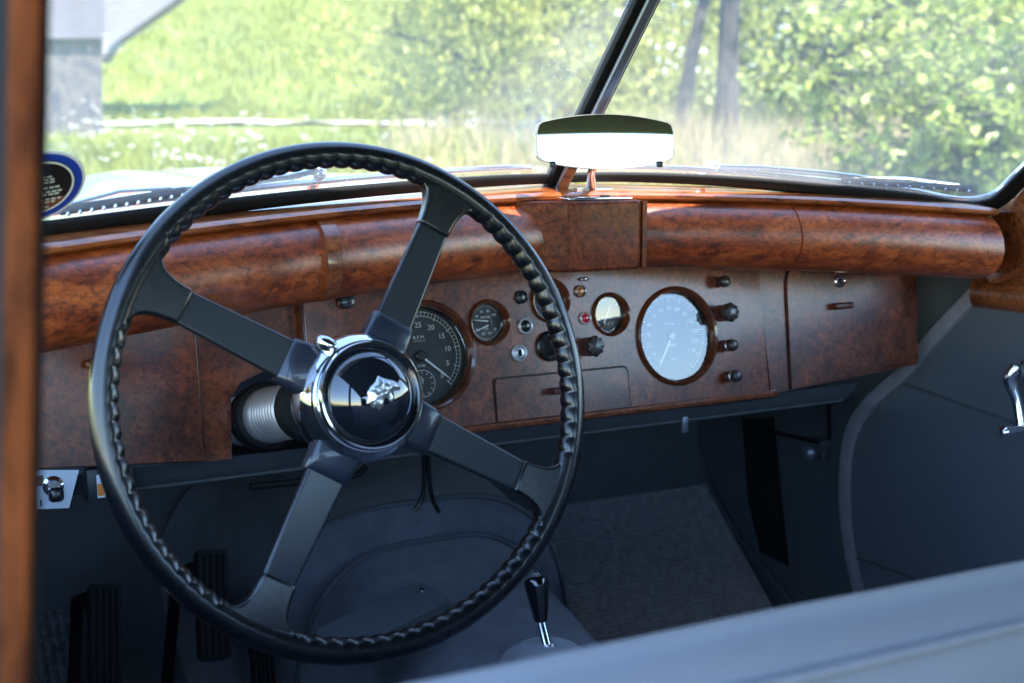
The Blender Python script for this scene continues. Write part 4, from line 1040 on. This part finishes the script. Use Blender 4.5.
for (y, xs) in ((.30, 4), (.22, 5), (.14, 5), (-.02, 7), (-.14, 8), (-.22, 7), (-.36, 8), (-.44, 6), (-.58, 4)):
    for k in range(xs):
        x = (k-(xs-1)/2)*.125; box(bm, (rs*x, rs*y, .0018), (rs*.105*U(.7, 1), rs*(.045 if y < .1 else .035), .0002), SF.mat())
link('small_print', bm, 'white', stk, smooth=False)
bm = bmesh.new(); box(bm, (0, rs*.50, .0018), (rs*.07, rs*.14, .0003), SF.mat()); box(bm, (0, rs*.50, .0018), (rs*.16, rs*.05, .0003), SF.mat()); link('blue_mark', bm, 'blue', stk, smooth=False)

# ================================================================== REAR VIEW MIRROR
mc = at_y(606, 141, 1.172)
tl = R(3.15)
MF = Frame(mc, (math.cos(R(15)), -math.sin(R(15)), 0), (math.sin(R(15))*math.sin(tl), math.cos(R(15))*math.sin(tl), math.cos(tl)))
mir = thing('rear_view_mirror', 'wide rear view mirror on a chrome stem above the dash centre', 'mirror', (mc.x, mc.y+.03, 1.262))
def mshape(sc=1, n=16):
    hw, h0, h1 = .0805*sc, .0222*sc, .0205*sc; pts = []
    for k in range(n+1): t = -1+2*k/n; pts.append((hw*t*.94, -h0-.0085*(1-t*t)*sc+.002*abs(t)**8))
    pts += [(hw*.985, -h0*.75), (hw, -h0*.2), (hw*1.0, h1*.45), (hw*.97, h1*.85)]
    for k in range(n+1): t = 1-2*k/n; pts.append((hw*t*.92, h1+.0090*(1-t*t)*sc))
    pts += [(-hw*.97, h1*.85), (-hw, h1*.45), (-hw, -h0*.2), (-hw*.985, -h0*.75)]
    return pts
bm = bmesh.new(); plate(bm, mshape(1.0), [], MF.mat(0, 0, -.001), .005, True); link('back_shell', bm, 'brushed', mir, angle=30)
bm = bmesh.new(); plate(bm, mshape(.975), [], MF.mat(0, 0, .001), .0015, False); link('mirror_glass', bm, 'mirror', mir, smooth=False)
for sx in (-.062, .062):
    bm = bmesh.new(); box(bm, (sx, -.0255, .002), (.007, .007, .003), MF.mat(), .001); link('clip', bm, 'clamp', mir)
bm = bmesh.new(); bs = lip(.815)+Vector((0, .020, .0125)); bt = MF.p(-.005, -.01, -.015)
tube(bm, [bs, bs.lerp(bt, .45)+Vector((0, .006, 0)), bt], [.0065, .005, .006], 14); link('stem', bm, 'chrome', mir)
bm = bmesh.new(); box(bm, (bs.x, bs.y+.001, bs.z+.0008), (.052, .022, .003), None, .0012); link('base', bm, 'brushed', mir)

# ================================================================== WIPERS
def wiper(label, arm, blade, n, fn, piv):
    root = thing('windscreen_wiper', label, 'wiper', fn(*arm[0], -.02), 'wipers resting on the windscreen')
    bm = bmesh.new(); tube(bm, [fn(*p, -.018) for p in arm], .0035, 8); link('arm', bm, 'chrome', root)
    A, B = fn(*blade[0], -.010), fn(*blade[1], -.010)
    bm = bmesh.new(); tube(bm, [A.lerp(B, k/10)-n*0.0 for k in range(11)], .0040, 8, flat=.5); link('blade', bm, 'rubber', root)
    bm = bmesh.new()
    for k in range(11):
        c = A.lerp(B, (k+.5)/11)+n*.0045; bmesh.ops.create_icosphere(bm, subdivisions=1, radius=.0022, matrix=Matrix.Translation(c))
    tube(bm, [A.lerp(B, .1)-n*.006, A.lerp(B, .5)-n*.012, A.lerp(B, .9)-n*.006], .002, 6)
    link('blade_clip', bm, 'chrome', root)
    bm = bmesh.new(); c = fn(*piv, -.02); bmesh.ops.create_uvsphere(bm, u_segments=16, v_segments=10, radius=.009, matrix=Matrix.Translation(c)); tube(bm, [c, c+Vector((0, .02, -.012))], [.007, .008], 12); link('pivot', bm, 'chrome', root)
wiper('chrome wiper lying along the right pane of the windscreen', [(712, 167), (760, 168), (830, 174), (905, 183)], [(842, 180), (973, 189)], nR, wr, (713, 168))
wiper('wiper with dotted blade behind the top of the steering wheel', [(316, 171), (285, 178), (215, 187), (150, 193)], [(60, 211), (186, 191)], nL, wl, (318, 173))

# ================================================================== PASSENGER DOOR
DX = 1.41
door = thing('passenger_door', 'blue grey leather passenger door with burr walnut capping', 'door', (DX, .8, .5))
strip = bez([at_x(*p, DX-.003) for p in [(1045, 222), (1015, 254), (984, 285), (935, 336), (905, 372), (868, 405), (850, 437), (845, 480), (847, 530), (855, 575), (866, 615), (885, 660)]], 5)
bm = bmesh.new()
poly = [p+Vector((.003, 0, 0)) for p in strip if p.z < 1.125]
top = at_x(975, 290, DX)
prism(bm, [Vector((DX, q.y, q.z)) for q in poly]+[Vector((DX, .9, .46)), Vector((DX, -.2, .46)), Vector((DX, -.2, 1.12)), Vector((DX, .6, 1.125))], (.05, 0, 0))
link('door_panel', bm, 'door', door, smooth=False)
bm = bmesh.new(); rows = []
for i, p in enumerate(strip):
    t = (strip[min(i+1, len(strip)-1)]-strip[max(i-1, 0)]).normalized(); s = Vector((1, 0, 0)).cross(t).normalized(); hw = .0115 if p.z > .86 else .0110
    rows.append([p+s*a*hw+Vector((b, 0, 0)) for a, b in [(-1, .002), (-.9, -.004), (0, -.006), (.9, -.004), (1, .002)]])
loft(bm, rows); link('draught_strip', bm, 'strap', door, angle=60)
# walnut capping: profile swept along the door top
bm = bmesh.new(); rows = []
for k in range(31):
    y = at_x(985, 292, DX).y+.012-k*.05
    zt_ = 1.137; zb_ = 1.090
    rows.append([Vector((DX+a, y, z)) for a, z in [(.0, zb_), (-.010, zb_+.002), (-.016, zb_+.012), (-.018, zb_+.028), (-.012, zt_-.006), (.0, zt_), (.05, zt_+.004), (.05, zb_)]])
loft(bm, rows, True, True); link('walnut_capping', bm, 'cap', door, angle=50)
# seam line of the pocket
bm = bmesh.new(); tube(bm, bez([at_x(*p, DX-.001) for p in [(893, 380), (930, 393), (975, 409), (1024, 426), (1060, 440)]], 6), .0028, 6); link('pocket_seam', bm, 'kick', door)
bm = bmesh.new(); tube(bm, bez([at_x(*p, DX-.001) for p in [(850, 556), (880, 566), (915, 580), (950, 600)]], 6), .0028, 6); link('lower_seam', bm, 'kick', door)
# window winder
W0 = at_x(1018, 372, DX-.03); W1 = at_x(1013, 431, DX-.05)
bm = bmesh.new(); c = W0
tube(bm, [Vector((DX, c.y, c.z)), Vector((DX-.008, c.y, c.z))], [.021, .017], 20); tube(bm, [Vector((DX-.006, c.y, c.z)), Vector((DX-.034, c.y, c.z))], [.0095, .009], 16)
wd_ = link('window_winder', bm, 'chrome', door)
a0 = Vector((DX-.030, c.y, c.z)); a1 = W1+Vector((.018, 0, 0)); 
bm = bmesh.new(); tube(bm, bez([a0+Vector((0, 0, .006)), a0+Vector((-.007, .006, -.012)), a0.lerp(a1, .5)+Vector((-.002, .004, 0)), a1], 5), [.0095, .0098, .0098, .0095, .009, .0085, .008, .0075, .007, .0065, .006, .006, .006, .0062, .0065, .007], 14, flat=.7); link('crank', bm, 'chrome', wd_)
bm = bmesh.new(); tube(bm, [a1+Vector((.004, 0, 0)), a1+Vector((-.018, 0, 0)), a1+Vector((-.028, 0, 0)), a1+Vector((-.036, 0, 0)), a1+Vector((-.040, 0, 0))], [.006, .006, .0088, .0085, .003], 16); link('knob', bm, 'chrome', wd_)

# vent control on the kick panel
vc = thing('vent_lever', 'dark vent control rod with round knob on the footwell side', 'lever', at_x(822, 448, KX-.02))
bm = bmesh.new(); tube(bm, [at_x(768, 431, KX-.015), at_x(795, 437, KX-.015), at_x(820, 443, KX-.02)], .0035, 8); tube(bm, [at_x(829, 404, KX-.01), at_x(829, 440, KX-.014)], .003, 8); link('rod', bm, 'black', vc)
bm = bmesh.new(); c = at_x(820, 448, KX-.01); box(bm, c, (.02, .035, .032), None, .004); link('bracket', bm, 'kick', vc)
bm = bmesh.new(); c = at_x(822, 448, KX-.02); tube(bm, [c, c+Vector((-.03, -.012, 0)), c+Vector((-.034, -.012, 0)), c+Vector((-.044, -.014, 0)), c+Vector((-.048, -.014, 0))], [.006, .006, .0125, .0125, .005], 18); link('knob', bm, 'satin', vc)

# ================================================================== GEAR LEVER
g0 = on(549, 655, (.728, 1.20, .70), Vector((0, -1, 0))); gt = on(536, 578, (.725, 1.245, .80), Vector((0, -1, 0))); gk = on(541, 622, (.725, 1.225, .75), Vector((0, -1, 0)))
gear = thing('gear_lever', 'short chrome gear lever with tapered black knob', 'gear lever', g0)
ax = (gt-gk).normalized()
bm = bmesh.new(); tube(bm, [g0-ax*.02, g0, gk], [.0075, .0065, .0055], 14); link('lever', bm, 'chrome', gear)
bm = bmesh.new(); tube(bm, [g0-ax*.03, g0-ax*.0, g0+ax*.012], [.011, .011, .0095], 16); link('sleeve', bm, 'brushed', gear)
L_ = (gt-gk).length
GM = Matrix.Translation(gk) @ ax.to_track_quat('Z', 'Y').to_matrix().to_4x4()
bm = bmesh.new(); lathe(bm, [(0, 0), (.0075, 0), (.0085, .004), (.0105, L_*.3), (.0140, L_*.7), (.0156, L_*.88), (.0148, L_*.96), (.0115, L_*1.01), (0, L_*1.03)], GM, 32); kb = link('knob', bm, 'buttonblack', gear)
bm = bmesh.new()
GE = Frame(gt+ax*.0035, (1, 0, 0), (0, 1, .3))
for (x, y, a, b) in ((-.004, 0, .0007, .009), (0, 0, .0007, .009), (.004, 0, .0007, .009), (0, 0, .0087, .0007)): box(bm, (x, y, .001), (a, b, .0003), GE.mat())
link('shift_pattern', bm, 'white', kb, smooth=False)
# leather boot round the lever: low cone on the gearbox cover
bt_ = thing('gear_gaiter', 'pale grey carpet mound round the foot of the gear lever', 'gaiter', g0)
bm = bmesh.new(); BM_ = Matrix.Translation(on(547, 648, (.728, 1.205, .72), Vector((0, -1, 0)))) 
lathe(bm, [(.075, -.10), (.070, -.045), (.058, -.016), (.036, .000), (.014, .005), (0, .005)], BM_, 40)
M['gaiter'] = mat('grey_gaiter', (.30, .32, .36), .85, sheen=.3, bump=(400, .3), var=(40, .8)); link('cone', bm, 'gaiter', bt_)

# ================================================================== FOOTWELL THINGS
# passenger mat on the toe board and floor
tb_a, tb_b = Vector((0, 1.62, .50)), Vector((0, 1.80, .66)); nT = Vector((0, -(tb_b.z-tb_a.z), tb_b.y-tb_a.y)).normalized()
q = [on(508, 516, tb_a, nT), on(706, 487, tb_a, nT)]
bm = bmesh.new(); rows = []
xl, xr = .80, 1.40
for k in range(25):
    x = .86+(1.42-.86)*k/24
    f = k/24; ytop = q[0].lerp(q[1], f)
    top_ = Vector((x, ytop.y, ytop.z)) 
    rows.append([top_+Vector((0, 0, .0))+nT*.0, top_+nT*.012, Vector((x, 1.62, .50))+nT*.014, Vector((x, 1.45, .486)), Vector((x, .75, .486))])
loft(bm, rows); tag(link('carpet_mat', bm, 'mat', angle=60), 'ribbed blue grey carpet mat in the passenger footwell', 'mat')
bm = bmesh.new(); rows = []
for k in range(13):
    x = .14+.13*k/12
    rows.append([Vector((x, 1.79, .66))+nT*.010, Vector((x, 1.62, .50))+nT*.014, Vector((x, 1.2, .486))])
loft(bm, rows); tag(link('carpet_mat', bm, 'mat2', angle=60), 'dark ribbed carpet strip beside the clutch pedal', 'mat')
def pedal(label, px, Y, name='foot_pedal'):
    a, b, c, d = [at_y(*p, Y) for p in px]      # top-left, top-right, bottom-right, bottom-left
    X_ = (b-a).normalized(); Yv = ((a-d)+Vector((0, .35*(a-d).length, 0))).normalized(); o = (a+b+c+d)/4; fr = Frame(o, X_, Yv)
    wd = (b-a).length; hg = (a-d).length
    root = thing(name, label, 'pedal', o, 'foot pedals')
    bm = bmesh.new(); plate(bm, rrect(-wd/2, -hg/2, wd/2, hg/2, .008), [], fr.mat(), .012, True)
    for k in range(5): box(bm, (-wd/2+wd*(k+.5)/5, 0, .001), (wd*.11, hg*.90, .004), fr.mat(), .001)
    link('pad', bm, 'rubber', root, smooth=False)
    bm = bmesh.new(); p = fr.p(0, -hg*.2, -.012); tube(bm, [p, p+Vector((0, .08, .05)), p+Vector((.0, .16, .02)), p+Vector((0, .26, -.2))], .008, 10); link('arm', bm, 'rubber', root)
pedal('clutch pedal with ribbed rubber pad nearest the door', [(88, 586), (121, 584), (124, 690), (90, 690)], 1.42)
pedal('brake pedal with ribbed rubber pad right of the clutch pedal', [(194, 553), (226, 551), (232, 655), (202, 658)], 1.42)
pedal('long narrow accelerator pedal under the wheel rim', [(244, 592), (266, 590), (284, 700), (258, 702)], 1.47)
# cables under the dash
for lab, pp in (('thin black cable hanging under the dash, bending left', [(424, 455), (424, 485), (421, 500), (414, 511)]), ('thin black cable hanging under the dash, bending right', [(428, 455), (430, 485), (433, 500), (439, 512)])):
    bm = bmesh.new(); tube(bm, bez([at_y(*p, 1.42) for p in pp], 5), .0032, 8)
    tag(link('cable', bm, 'black'), lab, 'cable', 'cables under the dash')
bm = bmesh.new(); tube(bm, bez([at_y(*p, 1.30) for p in [(250, 487), (300, 482), (340, 478), (358, 474), (366, 466)]], 5), .004, 8); tag(link('hose', bm, 'rubber'), 'dark hose under the dash behind the wheel hub', 'hose')
